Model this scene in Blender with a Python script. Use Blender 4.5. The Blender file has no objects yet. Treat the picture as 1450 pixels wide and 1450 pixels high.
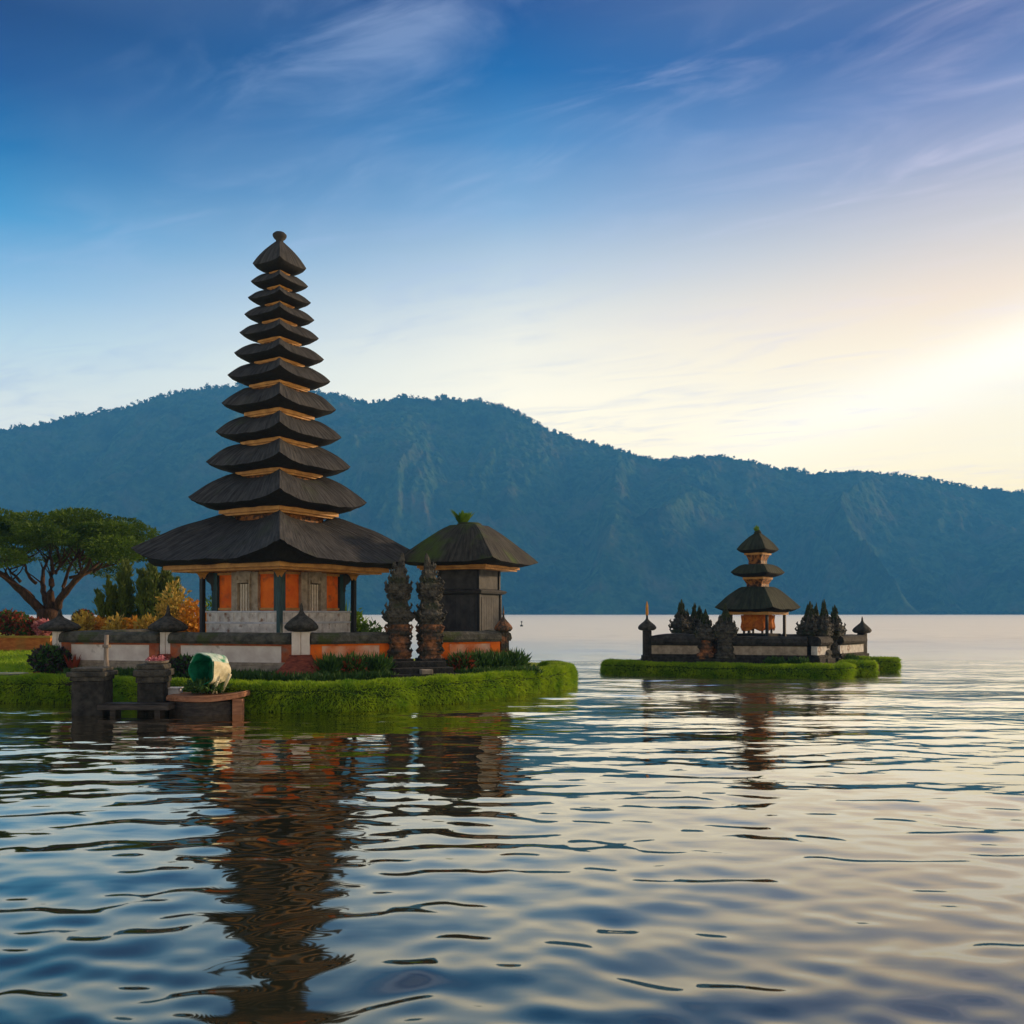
import bpy, math, random
import numpy as np
from mathutils import Vector, noise as mnoise

random.seed(7)
rng = np.random.default_rng(11)
R = math.radians
S = bpy.context.scene
COL = S.collection

# ------------------------------------------------------------------ camera
F, CX, HY, EYE = 1256.0, 725.0, 868.4, 2.5      # focal length, centre column, horizon row (1450 px photo), eye height


def at(px, py, D):
    return Vector(((px - CX) / F * D, D, EYE - (py - HY) / F * D))


def gx(px, D):
    return (px - CX) / F * D


def gz(py, D):
    return EYE - (py - HY) / F * D


cam = bpy.data.cameras.new('camera')
cam.sensor_width = 36
cam.lens = 36 * F / 1450
cam.shift_y = (HY - 725) / 1450
cam.clip_start = 0.1
cam.clip_end = 12000
cam.dof.use_dof = True
cam.dof.focus_distance = 29
cam.dof.aperture_fstop = 2.8
camo = bpy.data.objects.new('camera', cam)
COL.objects.link(camo)
camo.location = (0, 0, EYE)
camo.rotation_euler = (R(90), 0, 0)
S.camera = camo


# ------------------------------------------------------------------ colour helper
def lin(r, g, b):
    def f(c):
        c /= 255.0
        return c / 12.92 if c <= 0.04045 else ((c + 0.055) / 1.055) ** 2.4
    return (f(r), f(g), f(b), 1.0)


# ------------------------------------------------------------------ world
SUN_AZ, SUN_EL = 66.0, 15.0            # degrees right of the view direction / above the horizon
sund = Vector((math.sin(R(SUN_AZ)) * math.cos(R(SUN_EL)), math.cos(R(SUN_AZ)) * math.cos(R(SUN_EL)), math.sin(R(SUN_EL))))
W = bpy.data.worlds.new('World')
S.world = W
W.use_nodes = True
nt = W.node_tree
nt.nodes.clear()


def N(t, **kw):
    n = nt.nodes.new(t)
    for k, v in kw.items():
        setattr(n, k, v)
    return n


def L(a, b):
    nt.links.new(a, b)


def M(op, a, b=None, c=None, clamp=False):
    n = N('ShaderNodeMath', operation=op)
    n.use_clamp = clamp
    for i, v in enumerate((a, b, c)):
        if v is None:
            continue
        if isinstance(v, (int, float)):
            n.inputs[i].default_value = v
        else:
            L(v, n.inputs[i])
    return n.outputs[0]


def mixc(f, a, b, bt='MIX'):
    n = N('ShaderNodeMix', data_type='RGBA', blend_type=bt)
    for s, v in ((n.inputs[0], f), (n.inputs[6], a), (n.inputs[7], b)):
        if hasattr(v, 'is_linked') or hasattr(v, 'links'):
            L(v, s)
        else:
            s.default_value = v
    return n.outputs[2]


tc = N('ShaderNodeTexCoord')
nrm = N('ShaderNodeVectorMath', operation='NORMALIZE')
L(tc.outputs['Generated'], nrm.inputs[0])
sep = N('ShaderNodeSeparateXYZ')
L(nrm.outputs[0], sep.inputs[0])
dx, dy, dz = sep.outputs
saz = M('DIVIDE', dx, M('MAXIMUM', M('SQRT', M('ADD', M('MULTIPLY', dx, dx), M('MULTIPLY', dy, dy))), 0.001))
ZMAX = 0.8
HAZE = 0.00024                         # scattering per metre of the air over the lake
AIR = (0.05, 0.25, 0.64)               # what that air adds to a far view
fz = M('DIVIDE', dz, ZMAX, clamp=True)


def sky_ramp(u, stops):
    n = N('ShaderNodeValToRGB')
    cr = n.color_ramp
    pts = []
    for y, c in stops:
        if y is None:
            z = 0.8  # sky overhead, out of frame, greyed to soften the blue in reflections
        else:
            v = (HY - y) / F
            z = v / math.sqrt(1 + u * u + v * v)
        e_ = max(0.02, math.asin(z))
        T = math.exp(-HAZE * min(2300 / math.cos(e_), 590 / math.sin(e_)))
        l_ = lin(*c)
        l_ = [max(0.0, (l_[k] - AIR[k] * (1 - T)) / T) / 3 for k in range(3)] + [1]
        pts.append((min(1, max(0, z / ZMAX)), l_))
    pts.sort(key=lambda p: p[0])
    while len(cr.elements) < len(pts):
        cr.elements.new(0.5)
    for e, (p, c) in zip(cr.elements, pts):
        e.position = p
        e.color = c
    L(fz, n.inputs[0])
    return n.outputs[0]


rampL = sky_ramp(0.577, [(None, (150, 156, 165)), (0, (0, 66, 136)), (100, (0, 84, 154)), (200, (14, 110, 178)), (300, (70, 146, 206)), (400, (132, 178, 222)), (480, (172, 201, 228)), (560, (205, 218, 232)), (640, (222, 228, 235)), (868, (225, 228, 232))])
rampC = sky_ramp(0.0, [(None, (160, 164, 170)), (0, (0, 80, 153)), (100, (24, 102, 174)), (200, (74, 134, 196)), (300, (128, 168, 213)), (400, (188, 204, 224)), (480, (226, 228, 230)), (560, (243, 240, 235)), (640, (246, 240, 230)), (868, (248, 238, 222))])
rampR = sky_ramp(0.577, [(None, (172, 170, 172)), (0, (62, 98, 166)), (100, (106, 131, 188)), (200, (150, 162, 201)), (300, (194, 194, 209)), (400, (230, 216, 212)), (480, (240, 229, 219)), (560, (247, 240, 231)), (640, (248, 239, 224)), (700, (248, 236, 214)), (868, (248, 228, 198))])
fL = M('MULTIPLY', saz, -2.0, clamp=True)
fR = M('MULTIPLY', saz, 2.3, clamp=True)
sky = mixc(fR, mixc(fL, rampC, rampL), rampR)

# thin cirrus: two layers of noise on a flat sheet high above, streaked along one wind direction
dzc = M('MAXIMUM', dz, 0.06)
cu = M('DIVIDE', dx, dzc)
cv = M('DIVIDE', dy, dzc)


def cirrus(ang, along, across, seed, lo, hi):
    ca, sa = math.cos(R(ang)), math.sin(R(ang))
    a = M('ADD', M('MULTIPLY', cu, ca * along), M('MULTIPLY', cv, sa * along))
    b = M('ADD', M('MULTIPLY', cu, -sa * across), M('MULTIPLY', cv, ca * across))
    cb = N('ShaderNodeCombineXYZ')
    L(a, cb.inputs[0])
    L(b, cb.inputs[1])
    cb.inputs[2].default_value = seed
    nz = N('ShaderNodeTexNoise')
    nz.inputs['Scale'].default_value = 1.0
    nz.inputs['Detail'].default_value = 7
    nz.inputs['Roughness'].default_value = 0.55
    nz.inputs['Distortion'].default_value = 0.9
    L(cb.outputs[0], nz.inputs['Vector'])
    mr = N('ShaderNodeMapRange', interpolation_type='SMOOTHSTEP')
    mr.inputs[1].default_value = lo
    mr.inputs[2].default_value = hi
    L(nz.outputs[0], mr.inputs[0])
    return mr.outputs[0]


c1 = cirrus(150, 2.0, 5.0, 5.2, 0.39, 0.88)
c2 = cirrus(140, 0.6, 1.5, 12.6, 0.34, 0.68)
cl = M('MULTIPLY', M('ADD', M('MULTIPLY', c1, 0.9), M('MULTIPLY', M('MULTIPLY', c1, c2), 1.2)), M('MULTIPLY_ADD', c2, 0.8, 0.15), clamp=True)
cl = M('MULTIPLY', cl, 0.33)
cloud_col = mixc(fR, (0.17, 0.20, 0.28, 1), (0.38, 0.32, 0.36, 1))
sky = mixc(cl, sky, cloud_col)
# the brighter bank of thin cloud low on the right, over where the sun comes up
vv = M('DIVIDE', dz, M('MAXIMUM', dy, 0.05))
uu = M('DIVIDE', dx, M('MAXIMUM', dy, 0.05))
ln_ = M('SUBTRACT', vv, M('MULTIPLY_ADD', uu, 0.33, 0.106))
band = M('POWER', 2.718, M('MULTIPLY', M('MULTIPLY', ln_, ln_), -700.0))
band = M('MULTIPLY', band, M('MULTIPLY', M('SUBTRACT', uu, 0.12), 2.2, clamp=True), clamp=True)
sky = mixc(M('MULTIPLY', band, 0.45), sky, (0.62, 0.58, 0.52, 1))
# glow round the low sun, which is out of the frame to the right
dt = N('ShaderNodeVectorMath', operation='DOT_PRODUCT')
L(nrm.outputs[0], dt.inputs[0])
dt.inputs[1].default_value = sund
glow = M('POWER', M('MAXIMUM', dt.outputs['Value'], 0.0), 14.0)
gl = mixc(1.0, (1.0, 0.82, 0.62, 1), (0.05, 0.05, 0.05, 1), 'MULTIPLY')
gs = N('ShaderNodeVectorMath', operation='SCALE')
L(gl, gs.inputs[0])
L(glow, gs.inputs['Scale'])
ad = N('ShaderNodeVectorMath', operation='ADD')
L(sky, ad.inputs[0])
L(gs.outputs[0], ad.inputs[1])
# the unseen sky behind us is dimmed to cut the front light
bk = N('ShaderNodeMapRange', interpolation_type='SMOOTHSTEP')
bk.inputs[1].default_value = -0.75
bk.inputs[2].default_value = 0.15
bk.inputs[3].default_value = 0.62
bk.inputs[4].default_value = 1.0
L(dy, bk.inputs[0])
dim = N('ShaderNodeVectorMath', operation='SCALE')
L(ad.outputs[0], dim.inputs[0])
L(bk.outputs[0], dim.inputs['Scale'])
nish = N('ShaderNodeTexSky', sky_type='NISHITA')
nish.sun_disc = False
nish.sun_elevation = R(SUN_EL)
nish.sun_rotation = R(SUN_AZ)
nish.altitude = 1200
bg = N('ShaderNodeBackground')
bg.inputs['Strength'].default_value = 3.0
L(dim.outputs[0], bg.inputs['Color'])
bg2 = N('ShaderNodeBackground')
bg2.inputs['Strength'].default_value = 0.004
L(nish.outputs[0], bg2.inputs['Color'])
adds = N('ShaderNodeAddShader')
L(bg.outputs[0], adds.inputs[0])
L(bg2.outputs[0], adds.inputs[1])
wo = N('ShaderNodeOutputWorld')
L(adds.outputs[0], wo.inputs['Surface'])

# ------------------------------------------------------------------ sun, exposure, render settings
sl = bpy.data.lights.new('sun', 'SUN')
sl.energy = 5.0
sl.angle = R(3)
sl.color = (1.0, 0.70, 0.40)
so = bpy.data.objects.new('sun', sl)
COL.objects.link(so)
so.rotation_euler = (-sund).to_track_quat('-Z', 'Y').to_euler()
S.view_settings.view_transform = 'Standard'
S.view_settings.look = 'None'
S.view_settings.exposure = 0.14
S.view_settings.gamma = 1.0
S.view_settings.use_curve_mapping = False
S.cycles.use_denoising = True
S.cycles.max_bounces = 8
S.cycles.volume_bounces = 1
S.cycles.sample_clamp_indirect = 6
S.cycles.use_adaptive_sampling = False


# ================================================================== materials
def material(name, c1, c2, scale=6.0, rough=0.85, bump=0.0, bscale=None, stretch=(1, 1, 1), detail=6, lo=0.35, hi=0.65,
             spots=None, spec=0.3, bdist=0.03, coords='Object', extra=None):
    """Principled surface whose colour wanders between c1 and c2 with noise, with optional bump and patches of a third colour."""
    m = bpy.data.materials.new(name)
    m.use_nodes = True
    t = m.node_tree
    b = t.nodes['Principled BSDF']
    b.inputs['Roughness'].default_value = rough
    b.inputs['Specular IOR Level'].default_value = spec
    co = t.nodes.new('ShaderNodeTexCoord')
    mp = t.nodes.new('ShaderNodeMapping')
    mp.inputs['Scale'].default_value = stretch
    t.links.new(co.outputs[coords], mp.inputs[0])
    nz = t.nodes.new('ShaderNodeTexNoise')
    nz.inputs['Scale'].default_value = scale
    nz.inputs['Detail'].default_value = detail
    nz.inputs['Roughness'].default_value = 0.6
    t.links.new(mp.outputs[0], nz.inputs['Vector'])
    cr = t.nodes.new('ShaderNodeValToRGB')
    cr.color_ramp.elements[0].position = lo
    cr.color_ramp.elements[1].position = hi
    cr.color_ramp.elements[0].color = (*c1, 1)
    cr.color_ramp.elements[1].color = (*c2, 1)
    t.links.new(nz.outputs[0], cr.inputs[0])
    out = cr.outputs[0]
    for sp in (spots or []):
        c3, sc, l2, h2 = sp
        n2 = t.nodes.new('ShaderNodeTexNoise')
        n2.inputs['Scale'].default_value = sc
        n2.inputs['Detail'].default_value = 5
        t.links.new(co.outputs[coords], n2.inputs['Vector'])
        mr = t.nodes.new('ShaderNodeMapRange')
        mr.inputs[1].default_value = l2
        mr.inputs[2].default_value = h2
        t.links.new(n2.outputs[0], mr.inputs[0])
        mx = t.nodes.new('ShaderNodeMix')
        mx.data_type = 'RGBA'
        t.links.new(mr.outputs[0], mx.inputs[0])
        t.links.new(out, mx.inputs[6])
        mx.inputs[7].default_value = (*c3, 1)
        out = mx.outputs[2]
    t.links.new(out, b.inputs['Base Color'])
    if bump:
        n3 = t.nodes.new('ShaderNodeTexNoise')
        n3.inputs['Scale'].default_value = bscale or scale * 3
        n3.inputs['Detail'].default_value = 5
        t.links.new(mp.outputs[0], n3.inputs['Vector'])
        bp = t.nodes.new('ShaderNodeBump')
        bp.inputs['Strength'].default_value = bump
        bp.inputs['Distance'].default_value = bdist
        t.links.new(n3.outputs[0], bp.inputs['Height'])
        t.links.new(bp.outputs[0], b.inputs['Normal'])
    return m


def leaf_material(name, c1, c2, scale=1.2, rough=0.6, trans=0.25):
    m = material(name, c1, c2, scale=scale, rough=rough, detail=4, coords='Object', lo=0.3, hi=0.7, spec=0.25)
    t = m.node_tree
    b = t.nodes['Principled BSDF']
    tr = t.nodes.new('ShaderNodeBsdfTranslucent')
    t.links.new(b.inputs['Base Color'].links[0].from_socket, tr.inputs['Color'])
    mx = t.nodes.new('ShaderNodeMixShader')
    mx.inputs[0].default_value = trans
    t.links.new(b.outputs[0], mx.inputs[1])
    t.links.new(tr.outputs[0], mx.inputs[2])
    t.links.new(mx.outputs[0], t.nodes['Material Output'].inputs['Surface'])
    return m


MT = {}


def fibre(name, c1, c2, moss=None, lo=0.5, hi=0.7):
    m = material(name, c1, c2, scale=7.0, rough=0.92, bump=1.0, bscale=8.0, stretch=(1.7, 0.22, 1), coords='UV', bdist=0.06, detail=8, lo=0.32, hi=0.68)
    t = m.node_tree
    b = t.nodes['Principled BSDF']
    src = b.inputs['Base Color'].links[0].from_socket
    co = t.nodes.new('ShaderNodeTexCoord')
    for col, sc, l_, h_, amt in ([((0.075, 0.068, 0.060), 1.3, 0.55, 0.8, 0.55), ((0.010, 0.010, 0.011), 2.1, 0.52, 0.75, 0.7)] + ([(moss, 0.9, lo, hi, 0.9)] if moss else [])):
        nz = t.nodes.new('ShaderNodeTexNoise')
        nz.inputs['Scale'].default_value = sc
        nz.inputs['Detail'].default_value = 6
        t.links.new(co.outputs['Object'], nz.inputs['Vector'])
        mr = t.nodes.new('ShaderNodeMapRange')
        mr.inputs[1].default_value = l_
        mr.inputs[2].default_value = h_
        mr.inputs[4].default_value = amt
        t.links.new(nz.outputs[0], mr.inputs[0])
        mx = t.nodes.new('ShaderNodeMix')
        mx.data_type = 'RGBA'
        t.links.new(mr.outputs[0], mx.inputs[0])
        t.links.new(src, mx.inputs[6])
        mx.inputs[7].default_value = (*col, 1)
        src = mx.outputs[2]
    t.links.new(src, b.inputs['Base Color'])
    return m


MT['thatch'] = fibre('thatch', (0.007, 0.008, 0.011), (0.058, 0.057, 0.060), (0.036, 0.046, 0.022), 0.60, 0.85)
MT['moss_thatch'] = fibre('moss_thatch', (0.012, 0.012, 0.011), (0.065, 0.060, 0.050), (0.055, 0.090, 0.014), 0.50, 0.66)
MT['green_thatch'] = fibre('green_thatch', (0.010, 0.013, 0.010), (0.042, 0.050, 0.028))
MT['cut_thatch'] = material('cut_thatch_edge', (0.006, 0.006, 0.007), (0.014, 0.013, 0.013), scale=12, rough=0.95, bump=0.6, bscale=40, stretch=(1, 1, 0.4))  # cut fibre ends; shade under the eaves also put into this near-black
MT['gold'] = material('gilded_wood', (0.34, 0.155, 0.04), (0.56, 0.29, 0.08), scale=3, rough=0.55, bump=0.2, bscale=20)
MT['gold_carved'] = material('carved_gilded_wood', (0.03, 0.012, 0.006), (0.30, 0.11, 0.022), scale=7, rough=0.6, bump=0.8, bscale=14, bdist=0.04, lo=0.42, hi=0.58)
MT['orange'] = material('orange_plaster', (0.70, 0.11, 0.008), (0.86, 0.19, 0.015), scale=2.2, rough=0.8, bump=0.2, bscale=18, spots=[((0.35, 0.09, 0.03), 3.0, 0.58, 0.75)])
MT['greystone'] = material('grey_carved_stone', (0.22, 0.18, 0.145), (0.40, 0.34, 0.27), scale=5, rough=0.85, bump=0.6, bscale=18)
MT['palestone'] = material('pale_stone', (0.46, 0.44, 0.43), (0.74, 0.71, 0.68), scale=4, rough=0.85, bump=0.4, bscale=22, spots=[((0.22, 0.12, 0.08), 4.5, 0.56, 0.72)])
MT['dark_wood'] = material('dark_wood', (0.010, 0.012, 0.016), (0.03, 0.032, 0.036), scale=4, rough=0.6, bump=0.3, stretch=(4, 4, 0.4))
MT['teal'] = material('teal_painted_wood', (0.008, 0.03, 0.04), (0.02, 0.07, 0.085), scale=5, rough=0.5, bump=0.3, stretch=(3, 3, 0.6))
MT['slat'] = material('cream_slats', (0.55, 0.48, 0.40), (0.72, 0.66, 0.58), scale=6, rough=0.7)
MT['recess'] = material('dark_recess', (0.02, 0.015, 0.012), (0.05, 0.035, 0.03), scale=5, rough=0.9)
MT['slate'] = material('dark_slate_wall', (0.035, 0.037, 0.042), (0.075, 0.074, 0.075), scale=3, rough=0.75, bump=0.3, bscale=12)
MT['capstone'] = material('mossy_cap_stone', (0.035, 0.035, 0.03), (0.12, 0.115, 0.095), scale=5, rough=0.95, bump=0.9, bscale=16, bdist=0.04,
                          spots=[((0.05, 0.065, 0.022), 2.2, 0.52, 0.68)])
MT['plaster'] = material('white_plaster', (0.62, 0.54, 0.51), (0.82, 0.76, 0.72), scale=2.0, rough=0.85, bump=0.3, bscale=14,
                         spots=[((0.60, 0.22, 0.10), 0.9, 0.60, 0.78), ((0.20, 0.17, 0.15), 3.3, 0.64, 0.8)])
MT['pinkplaster'] = material('weathered_orange_plaster', (0.58, 0.14, 0.045), (0.78, 0.30, 0.14), scale=1.8, rough=0.85, bump=0.3, bscale=14,
                             spots=[((0.72, 0.55, 0.46), 1.1, 0.47, 0.62)])
MT['brick'] = material('red_brick', (0.10, 0.025, 0.018), (0.28, 0.07, 0.04), scale=6, rough=0.9, bump=0.7, bscale=18, stretch=(1, 1, 3))
MT['redtrim'] = material('dull_red_trim', (0.30, 0.07, 0.03), (0.52, 0.15, 0.06), scale=3, rough=0.85, bump=0.4, bscale=14, spots=[((0.20, 0.15, 0.12), 2.5, 0.52, 0.7)])
MT['orangebrick'] = material('orange_brick', (0.36, 0.10, 0.025), (0.60, 0.22, 0.05), scale=2.2, rough=0.9, bump=0.7, bscale=9, stretch=(1, 1, 3), spots=[((0.30, 0.20, 0.05), 0.9, 0.5, 0.7)])
MT['blackstone'] = material('black_volcanic_stone', (0.012, 0.012, 0.012), (0.05, 0.048, 0.045), scale=5, rough=0.85, bump=1.0, bscale=15, bdist=0.05)
MT['stone'] = material('carved_grey_stone', (0.022, 0.022, 0.020), (0.10, 0.095, 0.082), scale=5, rough=0.9, bump=1.0, bscale=14, bdist=0.06,
                       spots=[((0.035, 0.05, 0.018), 1.6, 0.54, 0.7)])
MT['mossy'] = material('mossy_stone', (0.018, 0.022, 0.014), (0.045, 0.062, 0.022), scale=6, rough=0.95, bump=1.0, bscale=16, bdist=0.05)
MT['terracotta'] = material('terracotta_carving', (0.14, 0.06, 0.03), (0.46, 0.19, 0.08), scale=6, rough=0.9, bump=1.0, bscale=16, bdist=0.05, spots=[((0.04, 0.037, 0.032), 2.6, 0.36, 0.54)])
MT['capdark'] = material('dark_finial_stone', (0.018, 0.018, 0.017), (0.07, 0.066, 0.058), scale=7, rough=0.9, bump=0.9, bscale=20, bdist=0.03)
MT['greywood'] = material('weathered_wood', (0.16, 0.13, 0.11), (0.34, 0.29, 0.25), scale=5, rough=0.9, bump=0.5, stretch=(4, 4, 0.5))
MT['plank'] = material('reddish_planks', (0.20, 0.085, 0.045), (0.42, 0.20, 0.11), scale=4, rough=0.75, bump=0.5, stretch=(0.6, 3, 3))
MT['darkplank'] = material('dark_wet_planks', (0.018, 0.015, 0.014), (0.07, 0.058, 0.052), scale=5, rough=0.6, bump=0.5, stretch=(0.6, 3, 3))
MT['soil'] = material('dark_soil', (0.012, 0.010, 0.007), (0.035, 0.028, 0.02), scale=4, rough=0.95, bump=0.8)
MT['lawn'] = material('lawn_turf', (0.28, 0.34, 0.008), (0.46, 0.47, 0.015), scale=1.3, rough=0.9, bump=0.8, bscale=30, bdist=0.05)
MT['pale_path'] = material('pale_path', (0.40, 0.38, 0.30), (0.6, 0.58, 0.48), scale=4, rough=0.9)
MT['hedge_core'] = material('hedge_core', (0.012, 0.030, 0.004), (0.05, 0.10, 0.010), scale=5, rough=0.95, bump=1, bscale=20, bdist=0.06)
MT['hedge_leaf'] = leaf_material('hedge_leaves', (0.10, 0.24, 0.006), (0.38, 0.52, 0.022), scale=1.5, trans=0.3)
MT['bed_leaf'] = leaf_material('bed_leaves', (0.025, 0.07, 0.02), (0.08, 0.17, 0.03), scale=2.5)
MT['tree_leaf'] = leaf_material('tree_leaves', (0.015, 0.045, 0.006), (0.11, 0.185, 0.013), scale=0.5, trans=0.3)
MT['conifer_leaf'] = leaf_material('conifer_leaves', (0.05, 0.085, 0.015), (0.15, 0.19, 0.03), scale=0.9)
MT['red_leaf'] = leaf_material('red_leaves', (0.16, 0.02, 0.015), (0.42, 0.10, 0.04), scale=2.5)
MT['pink_leaf'] = leaf_material('pink_flowers', (0.42, 0.10, 0.14), (0.7, 0.32, 0.34), scale=2.5)
MT['yellow_leaf'] = leaf_material('yellow_leaves', (0.30, 0.20, 0.03), (0.60, 0.42, 0.08), scale=2.5)
MT['orange_leaf'] = leaf_material('orange_leaves', (0.45, 0.16, 0.015), (0.75, 0.36, 0.03), scale=2.0)
MT['dark_leaf'] = leaf_material('dark_purple_leaves', (0.02, 0.015, 0.02), (0.07, 0.05, 0.055), scale=2.5)
MT['fresh_leaf'] = leaf_material('fresh_leaves', (0.06, 0.15, 0.012), (0.18, 0.30, 0.03), scale=3)
MT['bark'] = material('bark', (0.03, 0.016, 0.010), (0.09, 0.048, 0.030), scale=4, rough=0.95, bump=1, bscale=10, stretch=(2, 2, 0.5), bdist=0.05)
MT['cloth_white'] = material('pale_cloth', (0.40, 0.56, 0.47), (0.72, 0.80, 0.73), scale=5, rough=0.55, bump=0.8, bscale=10, bdist=0.06, spots=[((0.06, 0.30, 0.17), 3.5, 0.52, 0.66)])
MT['green_inside'] = material('green_lining', (0.002, 0.07, 0.035), (0.01, 0.24, 0.12), scale=4, rough=0.6, bump=0.5, bscale=9)
MT['cream'] = material('cream_wood', (0.5, 0.45, 0.28), (0.72, 0.68, 0.50), scale=6, rough=0.8)
MT['boxwhite'] = material('pale_box', (0.42, 0.44, 0.5), (0.6, 0.62, 0.68), scale=3, rough=0.6)
MT['amber'] = material('amber_tip', (0.45, 0.18, 0.02), (0.7, 0.32, 0.05), scale=5, rough=0.7)
MT['drape'] = material('orange_drape', (0.42, 0.09, 0.012), (0.75, 0.24, 0.03), scale=4, rough=0.8, bump=0.6, bscale=9)
MT['forest'] = material('forest_slope', (0.008, 0.026, 0.013), (0.055, 0.095, 0.034), scale=0.05, rough=1.0, bump=1.0, bscale=0.09, bdist=9, detail=9,
                        spots=[((0.085, 0.072, 0.038), 0.014, 0.50, 0.74), ((0.06, 0.11, 0.035), 0.007, 0.60, 0.76), ((0.004, 0.010, 0.010), 0.010, 0.52, 0.68)], spec=0.05)
MT['ridge_leaf'] = material('ridge_leaves', (0.008, 0.016, 0.010), (0.022, 0.035, 0.018), scale=0.1, rough=1.0, spec=0.05)


# ================================================================== mesh helpers
class MB:
    def __init__(self):
        self.v, self.f = [], []

    def add(self, vs, fs):
        o = len(self.v)
        self.v.extend([tuple(p) for p in vs])
        self.f.extend([tuple(i + o for i in f) for f in fs])
        return self

    def box(self, cx, cy, z0, z1, sx, sy, rot=0.0, tx=1.0, ty=None, lean=(0, 0)):
        ty = tx if ty is None else ty
        c, s = math.cos(rot), math.sin(rot)
        vs = []
        for z, a, b, lx, ly in ((z0, 1, 1, 0, 0), (z1, tx, ty, lean[0], lean[1])):
            for ux, uy in ((-1, -1), (1, -1), (1, 1), (-1, 1)):
                x, y = ux * sx * a / 2 + lx, uy * sy * b / 2 + ly
                vs.append((cx + x * c - y * s, cy + x * s + y * c, z))
        return self.add(vs, [(3, 2, 1, 0), (4, 5, 6, 7), (0, 1, 5, 4), (1, 2, 6, 5), (2, 3, 7, 6), (3, 0, 4, 7)])

    def loft(self, rows, closed=True, cap0=False, cap1=False):
        n = len(rows[0])
        o = len(self.v)
        for r in rows:
            self.v.extend([tuple(p) for p in r])
        for i in range(len(rows) - 1):
            for j in range(n if closed else n - 1):
                k = (j + 1) % n
                self.f.append((o + i * n + j, o + i * n + k, o + (i + 1) * n + k, o + (i + 1) * n + j))
        if cap0:
            self.f.append(tuple(o + j for j in range(n))[::-1])
        if cap1:
            self.f.append(tuple(o + (len(rows) - 1) * n + j for j in range(n)))
        return self

    def tube(self, pts, radii, n=8):
        rows = []
        pts = [Vector(p) for p in pts]
        for i, p in enumerate(pts):
            d = (pts[min(i + 1, len(pts) - 1)] - pts[max(i - 1, 0)]).normalized()
            a = d.orthogonal().normalized() if abs(d.z) > 0.99 else d.cross(Vector((0, 0, 1))).normalized()
            b = d.cross(a).normalized()
            rows.append([p + a * math.cos(t) * radii[i] + b * math.sin(t) * radii[i] for t in [2 * math.pi * k / n for k in range(n)]])
        return self.loft(rows, True, True, True)

    def lathe(self, prof, n=20, cx=0, cy=0, square=False, rot=0.0):
        rows = []
        for r, z in prof:
            if square:
                rows.append([(cx + r * math.cos(rot + k * math.pi / 2), cy + r * math.sin(rot + k * math.pi / 2), z) for k in range(4)])
            else:
                rows.append([(cx + r * math.cos(2 * math.pi * k / n), cy + r * math.sin(2 * math.pi * k / n), z) for k in range(n)])
        return self.loft(rows, True, True, True)

    def ring(self, r0, r1, z0, z1):
        """Square frame with its corners on the axes: r0 outer, r1 inner half diagonal."""
        q = [(0, -1), (1, 0), (0, 1), (-1, 0)]
        rows = [[(x * r, y * r, z) for x, y in q] for r, z in ((r1, z0), (r0, z0), (r0, z1), (r1, z1), (r1, z0))]
        return self.loft(rows, True)


def link(o, parent=None):
    COL.objects.link(o)
    if parent:
        o.parent = parent
    return o


def obj(name, mb, mat, parent=None, smooth=False, bevel=0.0):
    me = bpy.data.meshes.new(name)
    me.from_pydata(mb.v, [], mb.f)
    me.materials.append(mat)
    if smooth:
        me.polygons.foreach_set('use_smooth', [True] * len(me.polygons))
    me.update()
    o = link(bpy.data.objects.new(name, me), parent)
    if bevel:
        b = o.modifiers.new('bevel', 'BEVEL')
        b.width = bevel
        b.segments = 2
        b.limit_method = 'ANGLE'
    return o


def npobj(name, V, Q, mat, parent=None, smooth=False):
    """Mesh from numpy arrays: V (n,3), Q (m,k) polygons of k corners."""
    V = np.ascontiguousarray(V, np.float32)
    Q = np.ascontiguousarray(Q, np.int32)
    me = bpy.data.meshes.new(name)
    m, k = Q.shape
    me.vertices.add(len(V))
    me.vertices.foreach_set('co', V.ravel())
    me.loops.add(m * k)
    me.loops.foreach_set('vertex_index', Q.ravel())
    me.polygons.add(m)
    me.polygons.foreach_set('loop_start', np.arange(0, m * k, k, dtype=np.int32))
    if smooth:
        me.polygons.foreach_set('use_smooth', np.ones(m, bool))
    me.materials.append(mat)
    me.update(calc_edges=True)
    me.validate()
    return link(bpy.data.objects.new(name, me), parent)


def tag(o, label=None, cat=None, group=None, kind=None):
    for k, v in (('label', label), ('category', cat), ('group', group), ('kind', kind)):
        if v:
            o[k] = v
    return o


def thing(name, label, cat, loc=(0, 0, 0), rz=0.0, group=None):
    o = link(bpy.data.objects.new(name, None))
    o.empty_display_size = 0.3
    o.location = loc
    o.rotation_euler = (0, 0, rz)
    return tag(o, label, cat, group)


# ---------------------------------------------------------------- noise and foliage
def vnoise(x, y, seed=0):
    """Smooth value noise on numpy arrays, roughly -1..1."""
    xi, yi = np.floor(x).astype(np.int64), np.floor(y).astype(np.int64)
    xf, yf = x - xi, y - yi
    u, v = xf * xf * xf * (xf * (xf * 6 - 15) + 10), yf * yf * yf * (yf * (yf * 6 - 15) + 10)

    def h(a, b):
        n = (a * 374761393 + b * 668265263 + seed * 1442695041) & 0x7fffffff
        n = ((n ^ (n >> 13)) * 1274126177) & 0x7fffffff
        n = n ^ (n >> 16)
        return (n & 0xffff) / 32767.5 - 1
    return (h(xi, yi) * (1 - u) + h(xi + 1, yi) * u) * (1 - v) + (h(xi, yi + 1) * (1 - u) + h(xi + 1, yi + 1) * u) * v


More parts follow.
